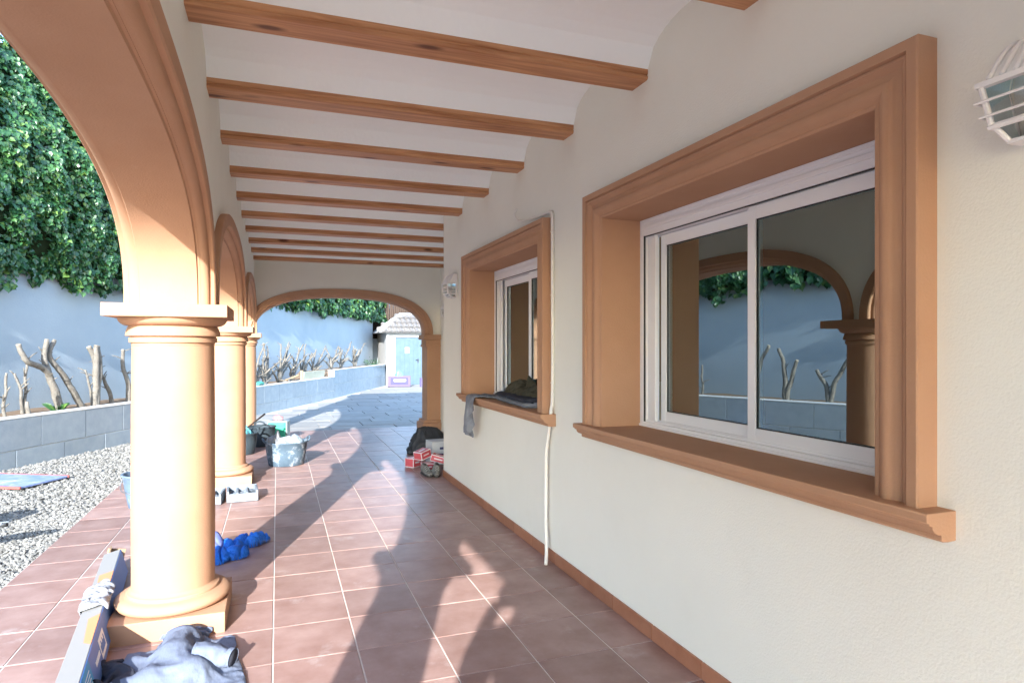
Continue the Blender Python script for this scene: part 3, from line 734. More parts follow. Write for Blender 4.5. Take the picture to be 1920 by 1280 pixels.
for t_, n_, tl_, lb_ in ((1.15, .75, [(-.1, .55), (.12, .75)], 'thin twiggy pruned shrub behind the antler-shaped stump'), (2.55, .8, [(.12, .7), (-.1, .55)], 'thin pruned shrub close to the wall behind the bundled stems'),
        (3.45, .45, [(.05, .6), (-.15, .8), (.2, .5)], 'thin three-stemmed pruned shrub left of the near column')):
    stump(sp(t_, n_), [[rel(a*.4, .0, h*.5), rel(a, .03, h)] for a, h in tl_], .022, lb_, GN, 5)
far = [(7.4, [(-.1, .55), (.3, 1.0)], 'leaning away just right of the far column'), (7.9, [(.1, 1.02), (.35, .95), (-.2, .7)], 'forked, first clump right of the far column'),
       (8.7, [(.05, 1.0), (.5, 1.05), (.75, 1.0)], 'three-stemmed, tallest clump in the middle left of the far arch'), (9.5, [(.3, .9), (.75, 1.0)], 'slanting right, second clump from the tall one'),
       (10.2, [(.0, 1.0), (.55, .75)], 'with one thin upright stem and one leaning'), (11.0, [(.2, .85), (.8, .95), (1.0, .7)], 'bushy clump at the step of the planters'),
       (12.3, [(.5, .55), (.9, .75)], 'low slanting clump just past the planter step'), (13.2, [(.7, .75), (1.2, .9)], 'long slanting clump in the higher planter'), (14.6, [(.4, .6), (.9, .85), (.1, .4)], 'last clump before the white shed')]
for i, (t, tips, lb) in enumerate(far):
    z0 = .57 if t < 11.3 else .77
    tl = []
    for a, h in tips: tl.append([rel(a*.35, random.uniform(-.05, .05), h*.45), rel(a, random.uniform(-.12, .12), h)])
    for _ in range(7):
        a = random.uniform(-.45, .7); h = random.uniform(.3, .75); tl.append([rel(a*.4, 0, h*.5), rel(a, random.uniform(-.2, .2), h)])
    stump(sp(t, .5, z0), tl, .027, 'pruned shrub ' + lb, GF, 3)

# ------------------------------------------------------------------ shed, fence and back wall
shed = thing('garden_shed', 'small white garden shed with pale scalloped roof tiles and blue grey door', 'shed', (5.0, 25.4, 0))
M_SHEDW = mat('shed_white', (.42, .42, .41), .9, (.36, .36, .355), 2, .2, 40)
M_RTILE = mat('pale_roof_tile', (.15, .138, .128), .85, (.21, .195, .185), 6, .3, 40, obj_random=.10)
mb = MB().box(-.96, -.60, 0, 2.6, -.06, 2.08).box(-.60, .47, 0, .16, 1.88, 2.08).box(.47, 1.5, 0, 2.6, -.06, 2.08).box(-.60, .47, 2.4, 2.6, -.06, 2.08)
mb.build('wall', M_SHEDW, shed)
dr = MB().box(-.585, .455, .05, .10, -.02, 1.865).build('door', mat('blue_grey_door', (.065, .11, .15), .6, (.085, .135, .18), 3, .1, 40), shed, bevel=.004)
for k in range(6): MB().box(-.585 + .176*k, -.585 + .176*k + .160, .040, .0495, 0.0, 1.86).build('plank', MATS['blue_grey_door'], dr, bevel=.003)
MB().box(.28, .32, .025, .039, .86, 1.02).tube([(.30, .03, .98), (.30, -.02, .98), (.19, -.02, .98)], .011, 8).build('handle', mat('dark_metal', (.08, .08, .09), .4, metal=.8), dr)
MB().box(-.22, -.06, .033, .0385, 1.25, 1.47).build('paper_note', mat('white_paper', (.85, .85, .82), .8), dr)
rf = MB().add([(-1.3,-.28,2.06),(1.9,-.28,2.06),(1.9,2.9,2.06),(-1.3,2.9,2.06),(-.25,1.0,2.74),(.75,1.0,2.74)], [(0,1,5,4),(1,2,5),(2,3,4,5),(3,0,4),(3,2,1,0)]).build('roof', M_SHEDW, shed)
half_t = []
def rt_mesh(L, r=.105, th=.016, n=8):
    m2 = MB(); ring0 = []; 
    def rg(y, rr, z): 
        o_ = [(-rr*math.cos(math.pi*k/n), y, z + rr*.75*math.sin(math.pi*k/n)) for k in range(n+1)]
        i_ = [((rr-th)*math.cos(math.pi*k/n), y, z + (rr-th)*.75*math.sin(math.pi*k/n)) for k in range(n+1)]
        return o_ + i_
    return m2.loft([rg(0, r, .02), rg(L, r*.86, 0)]).mesh('roof_tile', M_RTILE, angle=50)
rtm = rt_mesh(.42); sl = math.atan2(.68, 1.28)
for r_ in range(4):
    for k in range(15):
        x = -1.25 + .21*k; ya = -.34 + .36*r_
        f = (ya + .3)/1.3; lo = -1.3 + 1.05*max(0, f) ; hi = 1.9 - 1.15*max(0, f)
        if x < lo or x > hi: continue
        q = inst('roof_tile', rtm, rf, (x, ya*math.cos(sl)*1.0, 2.055 + (ya + .28)*math.tan(sl) + .01)); q.rotation_euler[0] = sl
MB().tube([(-1.3,-.28,2.12),(-.25,1.0,2.80),(.75,1.0,2.80),(1.9,-.28,2.12)], .10, 8).build('ridge', M_SHEDW, rf, smooth=True)
# a second roof rising behind the shed
bh = thing('outbuilding', 'pale tiled roof of an outbuilding rising behind the white shed', 'building', (5.4, 28.3, 0))
MB().box(-1.0, 3.2, 0, 3, -.06, 2.85).build('wall', M_SHEDW, bh)
r2 = MB().add([(-1.05,-.2,2.86),(3.3,-.2,2.86),(3.3,3,3.75),(-1.05,3,3.75),(-1.05,3,2.86),(3.3,3,2.86)], [(0,1,2,3),(0,3,4),(1,5,2),(3,2,5,4),(0,4,5,1)]).build('roof', M_SHEDW, bh)
sl2 = math.atan2(.89, 3.2)
for r_ in range(3):
    for k in range(20):
        q = inst('roof_tile', rtm, r2, (-1.0 + .21*k, -.24 + .36*r_, 2.87 + .36*r_*math.tan(sl2))); q.rotation_euler[0] = sl2
fn = thing('wicker_fence', 'dark brown wicker fence above a low pale wall left of the shed', 'fence', (4.4, 28.0, 0))
M_WICK = mat('dark_wicker', (.055, .038, .03), .9, (.09, .065, .05), 30, .6, 60, .1, stretch=(6, 1, .6))
for k in range(26): MB().tube([(-1.1 + .088*k, random.uniform(-.01, .01), 1.86), (-1.1 + .088*k + random.uniform(-.01, .01), 0, 3.4 + random.uniform(-.04, .04))], .045, 8).build('cane', M_WICK, fn, smooth=True)
MB().box(-1.2, 1.3, .03, .06, 2.1, 2.2).box(-1.2, 1.3, .03, .06, 3.0, 3.1).build('rail', M_WICK, fn)
lw = MB().box(3.1, 6.6, 27.8, 28.2, -.06, 1.85).build('low_wall', M_WHITEWALL); tag(lw, 'low pale wall under the brown wicker fence', 'wall')

# ------------------------------------------------------------------ cloth helpers
def heap(blobs, x0, x1, y0, y1, res, folds, zoff=.004, warp=.02, seed=0, thick=.0):
    nx, ny = int((x1-x0)/res), int((y1-y0)/res); H = {}; idx = {}; vs = []; fs = []
    for i in range(nx + 1):
        for j in range(ny + 1):
            x, y = x0 + i*res, y0 + j*res
            wx = x + warp*nz(x*9, y*9, seed); wy = y + warp*nz(x*9, y*9, seed + 5); h = 0
            for (cx, cy, rx, ry, a, hh, pw) in blobs:
                dx, dy = wx-cx, wy-cy; u = (dx*math.cos(a)+dy*math.sin(a))/rx; v = (-dx*math.sin(a)+dy*math.cos(a))/ry
                q = 1 - (abs(u)**2.4 + abs(v)**2.4)
                if q > 0: h = max(h, hh * q**pw)
            if h > 0:
                for (fx, fy, fa, amp, sd) in folds:
                    u = (x*math.cos(fa) + y*math.sin(fa)); v = (-x*math.sin(fa) + y*math.cos(fa))
                    n_ = nz(u*fx + .8*nz(x*6, y*6, sd+3), v*fy, sd)
                    if amp < 0: h += amp * math.exp(-(n_/.07)**2) * min(1, h/.05)          # thin sharp crease
                    else: h += amp * (.5 - 2*abs(n_)) * min(1, h/.05)
                H[i, j] = max(h, .004)
    for k, h in H.items():
        i, j = k; edge = any((i+a, j+b) not in H for a, b in ((1,0),(-1,0),(0,1),(0,-1)))
        idx[k] = len(vs); vs.append((x0 + i*res, y0 + j*res, zoff + (0 if edge else h)))
    for (i, j) in H:
        q = [(i, j), (i+1, j), (i+1, j+1), (i, j+1)]
        if all(k in idx for k in q): fs.append(tuple(idx[k] for k in q))
    return MB().add(vs, fs)
def cloth_tube(mb, pts, rad, flat=.5, seg=22, n=8, amp=.16, fr=26, sd=0, up=(0, 0, 1)):
    P = smoothpath(pts, n); k = len(P)
    if hasattr(rad, '__len__'):
        rr = [float(np.interp(i/(k-1), np.linspace(0, 1, len(rad)), rad)) for i in range(k)]
    else: rr = [rad]*k
    def jit(q, i, a): return amp * (1 - 2.2*abs(nz(q.x*fr, q.y*fr, q.z*fr + sd))) * 1.0
    mb.tube(P, rr, seg, flat=flat, jitter=jit, up=up); return mb

SIM = []
def sheet(cells, size, M, shrink, thing_name, parent, m, pin=None, stiff=8, bend=.4, seed=0, thick=.004):
    """cells: function(u, v) -> keep, on a grid covering size (w, h); M places it; result becomes a part of parent."""
    w, h = size; st = .0125; nx, ny = int(w/st), int(h/st); idx = {}; vs = []; fs = []; pins = []
    for i in range(nx):
        for j in range(ny):
            if not cells((i+.5)/nx, (j+.5)/ny): continue
            q = []
            for a, b in ((i, j), (i+1, j), (i+1, j+1), (i, j+1)):
                if (a, b) not in idx:
                    idx[a, b] = len(vs); x, y = -w/2 + a*st, -h/2 + b*st
                    vs.append(M @ Vector((x, y, .030*nz(x*9 + seed, y*9, seed) + .012*nz(x*25, y*25 + seed, seed))))
                    if pin and pin(a/nx, b/ny): pins.append(idx[a, b])
                q.append(idx[a, b])
            fs.append(tuple(q))
    me = bpy.data.meshes.new(thing_name); me.from_pydata(vs, [], fs); me.update()
    o = bpy.data.objects.new('sim_' + thing_name, me); C.objects.link(o)
    md = o.modifiers.new('cloth', 'CLOTH'); cs_ = md.settings; cs_.quality = 6; cs_.mass = .25; cs_.tension_stiffness = stiff; cs_.compression_stiffness = stiff
    cs_.shear_stiffness = 3; cs_.bending_stiffness = bend; cs_.shrink_min = -shrink; cs_.shrink_max = -shrink; cs_.air_damping = 2
    cc_ = md.collision_settings; cc_.distance_min = .005; cc_.collision_quality = 3; cc_.use_self_collision = True; cc_.self_distance_min = .004; cc_.friction = 25
    if pins:
        vg = o.vertex_groups.new(name='pin'); vg.add(pins, 1.0, 'REPLACE'); cs_.vertex_group_mass = 'pin'
    SIM.append((o, thing_name, parent, m, thick)); return o
def run_sim(colliders, lumps, frames):
    temp = []
    fl_ = bpy.data.objects.new('sim_floor', MB().box(-3, 3, 2, 8, -.2, .001).mesh('sim_floor', M_GROUT)); C.objects.link(fl_); temp.append(fl_)
    for x, y, z, r in lumps:
        bm = bmesh.new(); bmesh.ops.create_icosphere(bm, subdivisions=3, radius=r); me = bpy.data.meshes.new('sim_lump'); bm.to_mesh(me); bm.free()
        q = bpy.data.objects.new('sim_lump', me); C.objects.link(q); q.location = (x, y, z); temp.append(q)
    for q in colliders + temp:
        q.modifiers.new('collision', 'COLLISION'); q.collision.thickness_outer = .004; q.collision.cloth_friction = 40; q.collision.damping = .6
    for f in range(1, frames + 1): scene.frame_set(f)
    dg = bpy.context.evaluated_depsgraph_get()
    for o, nm, par, m, thick in SIM:
        me = bpy.data.meshes.new_from_object(o.evaluated_get(dg)); me.name = nm
        P = par.matrix_world.copy() if par.parent else Matrix.LocRotScale(par.location, par.rotation_euler, None)
        me.transform(P.inverted()); me.materials.clear(); me.materials.append(m)
        q = inst(nm, me, par); me.polygons.foreach_set('use_smooth', [True]*len(me.polygons))
        sd = q.modifiers.new('solid', 'SOLIDIFY'); sd.thickness = thick; sd.offset = 1
        sb = q.modifiers.new('sub', 'SUBSURF'); sb.levels = 1; sb.render_levels = 1
    for o, *_ in SIM: bpy.data.objects.remove(o)
    for q in colliders:
        for md in list(q.modifiers):
            if md.type == 'COLLISION': q.modifiers.remove(md)
    for q in temp: bpy.data.objects.remove(q)
    scene.frame_set(1)

# ------------------------------------------------------------------ objects on the porch
M_JACK = mat('pale_blue_grey_cotton', (.135, .16, .22), .95, (.16, .19, .255), 8, .7, 11, .1, bdist=.03, detail=3, stretch=(1, .55, 1))
M_NAVY = mat('dark_navy_cloth', (.035, .04, .055), .95, (.06, .065, .085), 10, .2, 120, .1)
M_BLUE = mat('bright_blue_cloth', (.015, .16, .62), .6, (.012, .11, .50), 10, .9, 14, .3, bdist=.04)
M_LILAC = mat('pale_violet_cloth', (.14, .18, .46), .8, None, bump=.2, bscale=100)
M_RAG = mat('white_rag', (.27, .285, .31), .95, (.23, .245, .27), 10, .9, 16, .1, bdist=.035)
M_GREYC = mat('faded_grey_denim', (.16, .175, .205), .95, (.23, .25, .29), 12, .3, 140, .1)
M_OLIVE = mat('dark_olive_cloth', (.055, .052, .035), .95, (.085, .08, .06), 12, .3, 140, .1)
M_BLACKBAG = mat('black_nylon', (.022, .025, .03), .55, (.035, .04, .048), 8, .3, 60, .4)
M_CARD = mat('brown_cardboard', (.36, .245, .14), .9, (.42, .29, .17), 6, .2, 40, .2)
M_CREAMC = mat('cream_cardboard', (.25, .25, .245), .8)
M_BLUEC = mat('blue_printed_cardboard', (.07, .17, .48), .5, (.08, .19, .52), 4)
M_CYANC = mat('cyan_printed_cardboard', (.03, .30, .58), .55)
M_ORANGE = mat('orange_print', (.70, .25, .12), .6)
M_PRINT = mat('white_print', (.78, .80, .84), .6)
M_TUB = mat('plaster_splashed_rubber', (.06, .10, .14), .75, (.10, .15, .20), 6, .3, 40, .3, spots=((.36, .42, .48), 9, .52, .14))
M_TUBD = mat('dark_rubber', (.03, .045, .055), .7, (.05, .07, .085), 8, .3, 40, .3, spots=((.42, .46, .50), 6, .63, .08))
M_TURQ = mat('turquoise_plastic', (.10, .48, .55), .4, (.16, .58, .64), 12, .3, 30)
M_FILM = mat('clear_plastic_bag', (.28, .34, .39), .25, (.44, .48, .51), 9, .6, 30, .5)
M_GREEN = mat('green_plastic', (.03, .42, .25), .45, (.06, .50, .32), 12, .1, 40)
M_PINK = mat('pink_cloth', (.42, .20, .22), .8)
M_CEM = mat('cement_caked_block', (.15, .18, .21), .95, (.25, .285, .32), 12, .9, 60, .1, spots=((.36, .39, .42), 16, .56, .1))
M_BUCK = mat('pale_blue_bucket', (.09, .14, .21), .6, (.14, .20, .27), 6, .3, 50, .3, spots=((.26, .31, .36), 9, .54, .1))

# jacket heap in front of the near column
jk = thing('jacket', 'pale blue grey jacket crumpled in front of the near column', 'jacket', (-.45, 3.4, 0))
def sub(mb, o):   # move a world space builder under a thing
    L = o.location; mb.v = [(x-L[0], y-L[1], z-L[2]) for x, y, z in mb.v]; return mb
def jacket_shape(u, v):
    x, y = (u - .5)*2, (v - .5)*2
    return (abs(x) < .80 and -.98 < y < .55) or (abs(x) < .46 and y < .98)
sheet(jacket_shape, (.52, .80), Matrix.Translation((-.415, 3.27, .20)) @ Matrix.Rotation(.05, 4, 'Z') @ Matrix.Rotation(-.05, 4, 'X'), .42, 'body', jk, M_JACK, seed=3, bend=.12)
sl_ = cloth_tube(MB(), [(-.36, 3.30, .07), (-.29, 3.285, .065), (-.235, 3.27, .058), (-.205, 3.26, .055)], [.06, .06, .048, .044], .85, sd=3, amp=.2)
sub(sl_, jk).build('sleeve', M_JACK, jk, smooth=True)
cf = MB().tube([(-.212, 3.263, .056), (-.192, 3.253, .054)], [.048, .046], 18, flat=.9, cap=False); cf.tube([(-.20, 3.257, .055), (-.193, 3.2535, .0545)], [.040, .040], 18, flat=.9, mi=1)
sub(cf, jk).build('cuff', [M_JACK, M_NAVY], jk, smooth=True)
ds = thing('dark_shirt', 'dark navy shirt bunched under the pale jacket', 'shirt', (-.68, 3.3, 0))
sheet(lambda u, v: True, (.20, .46), Matrix.Translation((-.65, 3.28, .10)) @ Matrix.Rotation(.1, 4, 'Z'), .3, 'body', ds, M_NAVY, seed=8)

# long printed box with rag, cardboard
lb = thing('long_carton', 'long blue printed carton lying beside the near column under a white rag', 'box', (-.735, 3.05, 0), R(7.0))
MB().box(-.095, 0, -.55, 1.75, .004, .165).build('carton', M_CREAMC, lb, bevel=.003)
MB().box(.0005, .003, -.55, 1.75, .008, .161).build('blue_side', M_BLUEC, lb)
MB().box(.0032, .0045, -.55, .10, .010, .159).build('cyan_panel', M_CYANC, lb)
pm = MB()
for k in range(7): pm.box(.0047, .0055, -.5, .06, .024 + .017*k, .0285 + .017*k)
pm.build('print_lines', M_PRINT, lb)
tm = MB().add([(-.035,.30,.1656),(-.001,.25,.1656),(-.001,.62,.1656),(-.05,.60,.1656)], [(0,1,2,3)]).add([(-.06,.85,.1656),(-.001,.85,.1656),(-.001,1.30,.1656),(-.075,1.30,.1656)], [(0,1,2,3)])
tm.build('orange_stripe', M_ORANGE, lb)
lm = MB().box(.0035, .005, .37, .53, .035, .125); lm.build('white_label', M_PRINT, lb)
dk = MB()
for k, (a, w) in enumerate(((.385, .018), (.408, .012), (.425, .02), (.45, .010), (.465, .02), (.49, .016))): dk.box(.0052, .006, a, a+w, .055, .105 if k % 2 else .090)
dk.build('letter', M_BLUEC, lb)
wl_ = MB()
for a in np.arange(.21, .33, .02): wl_.box(.0035, .0047, a, a+.014, .070, .092)
wl_.build('letter', M_PRINT, lb)
lb.location = (-.735 - .095 + .035, 3.05, .004); lb.rotation_euler = (0, R(-14), R(7.0))
for ch in lb.children:
    for v in ch.data.vertices: v.co.x += .095
rag = thing('white_rag', 'white crumpled rag draped over the long blue carton', 'rag', (-.90, 4.0, 0))
sheet(lambda u, v: True, (.52, .42), Matrix.Translation((-.90, 3.96, .215)) @ Matrix.Rotation(R(-8), 4, 'Z'), .16, 'cloth', rag, M_RAG, seed=5)
cbx = thing('cardboard_sheet', 'torn brown cardboard sheet leaning behind the long blue carton', 'cardboard', (-1.02, 4.55, 0))
MB().box(-.004, .004, -.42, .40, .0, .17, M=Matrix.Translation((0, 0, .004)) @ Matrix.Rotation(R(9), 4, 'Z') @ Matrix.Rotation(R(14), 4, 'Y')).build('panel', M_CARD, cbx)
MB().box(-.004, .10, .405, .413, .0, .15, M=Matrix.Translation((0, 0, .006)) @ Matrix.Rotation(R(9), 4, 'Z') @ Matrix.Rotation(R(10), 4, 'Y')).build('flap', M_CARD, cbx)

# blue cloth behind the near column
bc = thing('blue_overalls', 'bright blue cloth bundle lying behind the near column', 'cloth', (-.30, 5.1, 0))
bb = heap([(-.20, 5.235, .155, .072, .42, .10, .45), (-.275, 4.955, .105, .060, .18, .085, .45), (-.40, 5.02, .10, .19, .1, .085, .45), (-.33, 5.12, .10, .09, .4, .095, .45)], -.62, .08, 4.70, 5.42, .005, [(6, 2.5, .6, .010, 5), (6, 3, -.3, -.030, 2), (10, 4, .9, -.018, 9)], warp=.02, seed=4)
sub(bb, bc).build('body', M_BLUE, bc, smooth=True, fix=False)
bl = heap([(-.445, 5.14, .085, .11, .3, .15, .45)], -.6, -.3, 4.95, 5.32, .006, [(9, 4, .2, .008, 7), (8, 3, 1.0, -.016, 8)], seed=3)
sub(bl, bc).build('lining', M_LILAC, bc, smooth=True, fix=False)

# cement caked blocks in front of the middle column
def hollow_block(label, x, y, w, d, h, rz):
    t = thing('hollow_block', label, 'block', (x, y, 0), rz, 'cement caked blocks by the middle column')
    mb = MB(); wl2 = .022; nc = 3
    mb.box(-w/2, w/2, -d/2, -d/2+wl2*1.3, .003, h*.72).box(-w/2, w/2, d/2-wl2, d/2, .003, h).box(-w/2, w/2, -d/2+wl2*1.3, d/2-wl2, .003, h*.45)
    for k in range(nc + 1):
        xx = -w/2 + (w - wl2)*k/nc; mb.box(xx+.0007*k, xx+wl2+.0007*k, -d/2+.001, d/2-.001, .0035, h*(.95 if k in (0, nc) else .8))
    mb.build('body', M_CEM, t, bevel=.005)
    lump = heap([(random.uniform(-w*.3, w*.3), random.uniform(-d*.25, d*.25), random.uniform(.04, .08), random.uniform(.03, .06), random.random()*3, .03, .5) for _ in range(4)], -w/2+.01, w/2-.01, -d/2+.01, d/2-.01, .007, [(30, 30, 0, .008, 3)], zoff=h*.44)
    lump.build('mortar', M_CEM, t, smooth=True, fix=False); return t
hollow_block('splashed grey block by the middle column, the one fully in view', -.325, 6.86, .28, .28, .115, R(4))
hollow_block('splashed grey block mostly hidden behind the near column', -.62, 6.82, .26, .28, .11, R(-5))

# rubber tubs
def tub(name, label, x, y, rb, rt_, h, m, handles=True, rz=0, cat='tub'):
    t = thing(name, label, cat, (x, y, 0), rz)
    prof = [(rb*.97, .002), (rb, .008), (rb + (rt_-rb)*.5 + .004, h*.5), (rt_, h-.02), (rt_+.012, h-.012), (rt_+.012, h), (rt_-.006, h), (rt_-.012, h-.03), (rb-.005, .03), (.001, .028)]
    MB().lathe(prof, 44, cap=False).add([(0, 0, .0015)], []).build('shell', m, t, angle=50)
    if handles:
        for s in (-1, 1):
            p = smoothpath([(s*(rt_-.002), -.07, h-.01), (s*(rt_+.02), -.065, h+.02), (s*(rt_+.03), 0, h+.045), (s*(rt_+.02), .065, h+.02), (s*(rt_-.002), .07, h-.01)], 5)
            MB().tube(p, .012, 8, flat=.8).build('handle', m, t, smooth=True)
    return t
def film(t_, cx, cy, r, z, h, m, sd, name='liner', zo=0):
    hp = heap([(cx, cy, r, r*.8, .3, h, .4), (cx + r*.3, cy + r*.1, r*.5, r*.5, 1, h*1.25, .5)], cx-r*1.1, cx+r*1.1, cy-r*1.1, cy+r*1.1, .011, [(11, 6, .5, h*.45, sd), (22, 14, 1.2, h*.2, sd+2)], zoff=z, warp=.05, seed=sd)
    return hp.build(name, m, t_, smooth=True, fix=False)
t1 = tub('rubber_tub', 'plaster splashed dark tub full of rags and clear plastic', .11, 8.70, .215, .255, .30, M_TUB, rz=R(10))
film(t1, .02, -.02, .20, .20, .12, M_FILM, 3, 'plastic_film')
film(t1, -.14, .02, .10, .24, .13, M_RAG, 8, 'rag')
t2 = tub('rubber_tub', 'dark tub with a turquoise bag beside the middle column', -.47, 9.75, .17, .21, .30, M_TUBD, rz=R(40))
film(t2, 0.0, 0.0, .17, .22, .13, M_TURQ, 5, 'bag')
t3 = tub('rubber_tub', 'dark tub just behind the turquoise one', -.22, 10.45, .16, .20, .30, M_TUBD, rz=R(100))
tl_ = thing('trowel_stick', 'dark wooden stick leaning across the dark tubs', 'stick', (-.47, 9.75, .28))
MB().tube([(-.08, -.12, -.02), (.13, .10, .12), (.30, .30, .24)], [.012, .011, .014], 8).build('shaft', mat('dark_wood', (.05, .035, .025), .7), tl_, smooth=True)
gc = thing('green_crate', 'green plastic crate with grey rim behind the rubber tubs', 'crate', (.02, 11.0, 0), R(-14))
MB().box(-.16, .16, -.10, .10, .004, .32).build('body', mat('grey_plastic', (.22, .27, .29), .5), gc, bevel=.02, seg=3)
MB().box(-.135, .135, -.115, -.1015, .03, .295).build('front_panel', M_GREEN, gc, bevel=.008)
for k in range(5): MB().box(-.12, .12, -.122, -.1155, .05 + .048*k, .075 + .048*k).build('rib', M_GREEN, gc, bevel=.003)
pkc = thing('pink_cloth', 'small pink cloth lying on top of the green crate', 'cloth', (.02, 11.02, .32))
heap([(0, 0, .09, .07, .3, .07, .5)], -.12, .12, -.1, .1, .008, [(14, 6, .4, .02, 3)], seed=5).build('cloth', M_PINK, pkc, smooth=True, fix=False)
bkt = tub('bucket', 'pale blue plaster smeared bucket half hidden left of the near column', -1.17, 6.86, .135, .185, .315, M_BUCK, handles=False, cat='bucket')
MB().tube(smoothpath([(-.18, 0, .29), (-.19, -.06, .20), (-.13, -.17, .17), (0, -.215, .16), (.13, -.17, .17), (.19, -.06, .20), (.18, 0, .29)], 5), .004, 6).build('handle', MATS['grey_steel'], bkt, smooth=True)

# bag, cartons and shoes at the house corner
bag = thing('black_bag', 'slumped black bag against the recessed wall behind the red cartons', 'bag', (2.02, 8.95, 0))
def bag_mesh():
    rings = []; n = 26; m = 44
    for i in range(n + 1):
        s = i/n; z = .36*s; w = .30*(1 - .62*s**1.5); d = .17*(1 - .7*s**1.6); cx = .02 - .10*s**1.4*(1) + .06*s; ring = []
        for k in range(m):
            a = 2*math.pi*k/m; c_, s_ = math.cos(a), math.sin(a)
            rr = 1 + .16*(1 - 2.4*abs(nz(c_*2.2 + s*1.3, s_*2.2, s*3 + 4))) + .06*(1-2*abs(nz(c_*6, s_*6, s*7)))
            if i == 0: rr *= .92
            if i == n: rr *= .35
            ring.append((cx + w*rr*math.copysign(abs(c_)**.8, c_), d*rr*math.copysign(abs(s_)**.8, s_), .002 + z + .02*nz(c_*3, s_*3, 9)*s))
        rings.append(ring)
    return MB().loft(rings)
bag_mesh().build('body', M_BLACKBAG, bag, smooth=True)
MB().tube(smoothpath([(-.06, -.08, .33), (-.10, -.14, .27), (-.05, -.17, .18), (.06, -.17, .15), (.12, -.14, .22)], 6), .011, 8, flat=.5).build('strap', M_BLACKBAG, bag, smooth=True)
M_RED = mat('red_carton', (.55, .09, .11), .5); M_WHC = mat('white_carton', (.78, .78, .80), .6); M_DKB = mat('dark_blue_print', (.03, .04, .13), .6)
def carton(label, x, y, z, w, d, h, rz, tilt=0, base=M_RED):
    t = thing('carton', label, 'carton', (x, y, z), rz, 'red and white cartons at the house corner'); t.rotation_euler[1] = tilt
    MB().box(-w/2, w/2, -d/2, d/2, .002, h).build('body', M_WHC, t, bevel=.002)
    q = MB(); q.box(-w/2+.008, w/2-.008, -d/2-.0015, -d/2-.0003, .012, h-.008).box(-w/2+.008, w/2-.008, -d/2+.008, d/2-.008, h+.0003, h+.0015).box(-w/2-.0015, -w/2-.0003, -d/2+.008, d/2-.008, .012, h-.008)
    q.build('red_panel', base, t)
    q = MB(); q.box(-w*.28, w*.25, -d/2-.003, -d/2-.0017, h*.45, h*.62).box(-w*.28, w*.25, -d*.15, d*.1, h+.0017, h+.0028)
    q.build('white_lettering', M_WHC, t); return t
carton('red and white carton turned to the left, nearest the black bag', 1.60, 7.98, 0, .15, .14, .115, R(38))
carton('red and white carton lying flat right behind the shoes', 1.73, 7.72, 0, .17, .13, .085, R(-8))
carton('red and white carton tilted on top of the small pile', 1.70, 7.86, .122, .17, .14, .10, R(32), R(-12))
carton('red and white carton leaning against the corner, rightmost of the pile', 1.86, 7.70, .088, .20, .14, .085, R(-24), R(14))
wb = thing('grey_carton', 'pale grey carton behind the red cartons at the wall corner', 'carton', (1.98, 8.08, 0), R(6))
MB().box(-.16, .16, -.13, .13, .003, .30).build('body', mat('grey_card', (.50, .53, .56), .8), wb, bevel=.003)
MB().box(-.12, .10, -.1325, -.1305, .04, .15).build('dark_print', M_DKB, wb)
MB().box(-.06, .03, -.1325, -.1305, .20, .23).build('dark_print', M_DKB, wb)
M_SHOE = mat('grey_suede', (.15, .155, .145), .9, (.24, .245, .235), 16, .4, 120, .2, spots=((.045, .04, .04), 22, .60, .05))
M_SOLE = mat('dark_sole', (.05, .045, .042), .8)
def shoe(label, x, y, rz, side):
    t = thing('shoe', label, 'shoe', (x, y, 0), rz, 'pair of worn shoes by the house corner')
    def outline(s, k): # half width along the foot, s = 0 heel .. 1 toe
        w = .034 + .016*math.sin(min(1, s*1.15)*math.pi*.9)**1.0
        if s < .12: w *= math.sqrt(max(.02, 1-((.12-s)/.12)**2))
        if s > .80: w *= math.sqrt(max(.02, 1-((s-.80)/.20)**2))
        return w
    def loft(zf, g=1.0, n=24, m=18):
        rings = []
        for i in range(n+1):
            s = i/n; y_ = .15 - .30*s; w = outline(s, 0)*g; cx = side*.010*math.sin(s*math.pi); ring = []
            lo, hi = zf(s)
            for k in range(m):
                a = 2*math.pi*k/m; ca, sa = math.cos(a), math.sin(a)
                ring.append((cx + w*math.copysign(abs(ca)**.75, ca)*(1 - .25*max(0, sa)), y_, lo + (hi-lo)*(.5+.5*math.copysign(abs(sa)**.7, sa))))
            rings.append(ring)
        return MB().loft(rings)
    loft(lambda s: (.002, .026 + .010*max(0, 1-s*2.2)), 1.08).build('sole', M_SOLE, t, smooth=True)
    loft(lambda s: (.02, .055 + .075*max(0, 1 - (s/.62)**2.0) + .010*math.sin(s*9)*(s < .6)*.4)).build('upper', M_SHOE, t, smooth=True)
    MB().tube([(.0, .10, .118), (0, .05, .121)], [.022, .020], 14, flat=.35).build('opening', M_SOLE, t, smooth=True)
    lc = MB()
    for k in range(4):
        yy = .005 - .024*k; zz = .113 - .012*k - .002*k*k
        lc.tube([(-.024, yy, zz-.018), (0, yy-.006, zz+.002), (.024, yy, zz-.018)], .0035, 6)
    lc.build('laces', mat('pale_laces', (.4, .4, .38), .9), t); return t
shoe('worn grey shoe of the pair by the corner, left one', 1.635, 7.36, R(6), 1)
shoe('worn grey shoe of the pair by the corner, right one touching the skirting side', 1.752, 7.34, R(-13), -1)

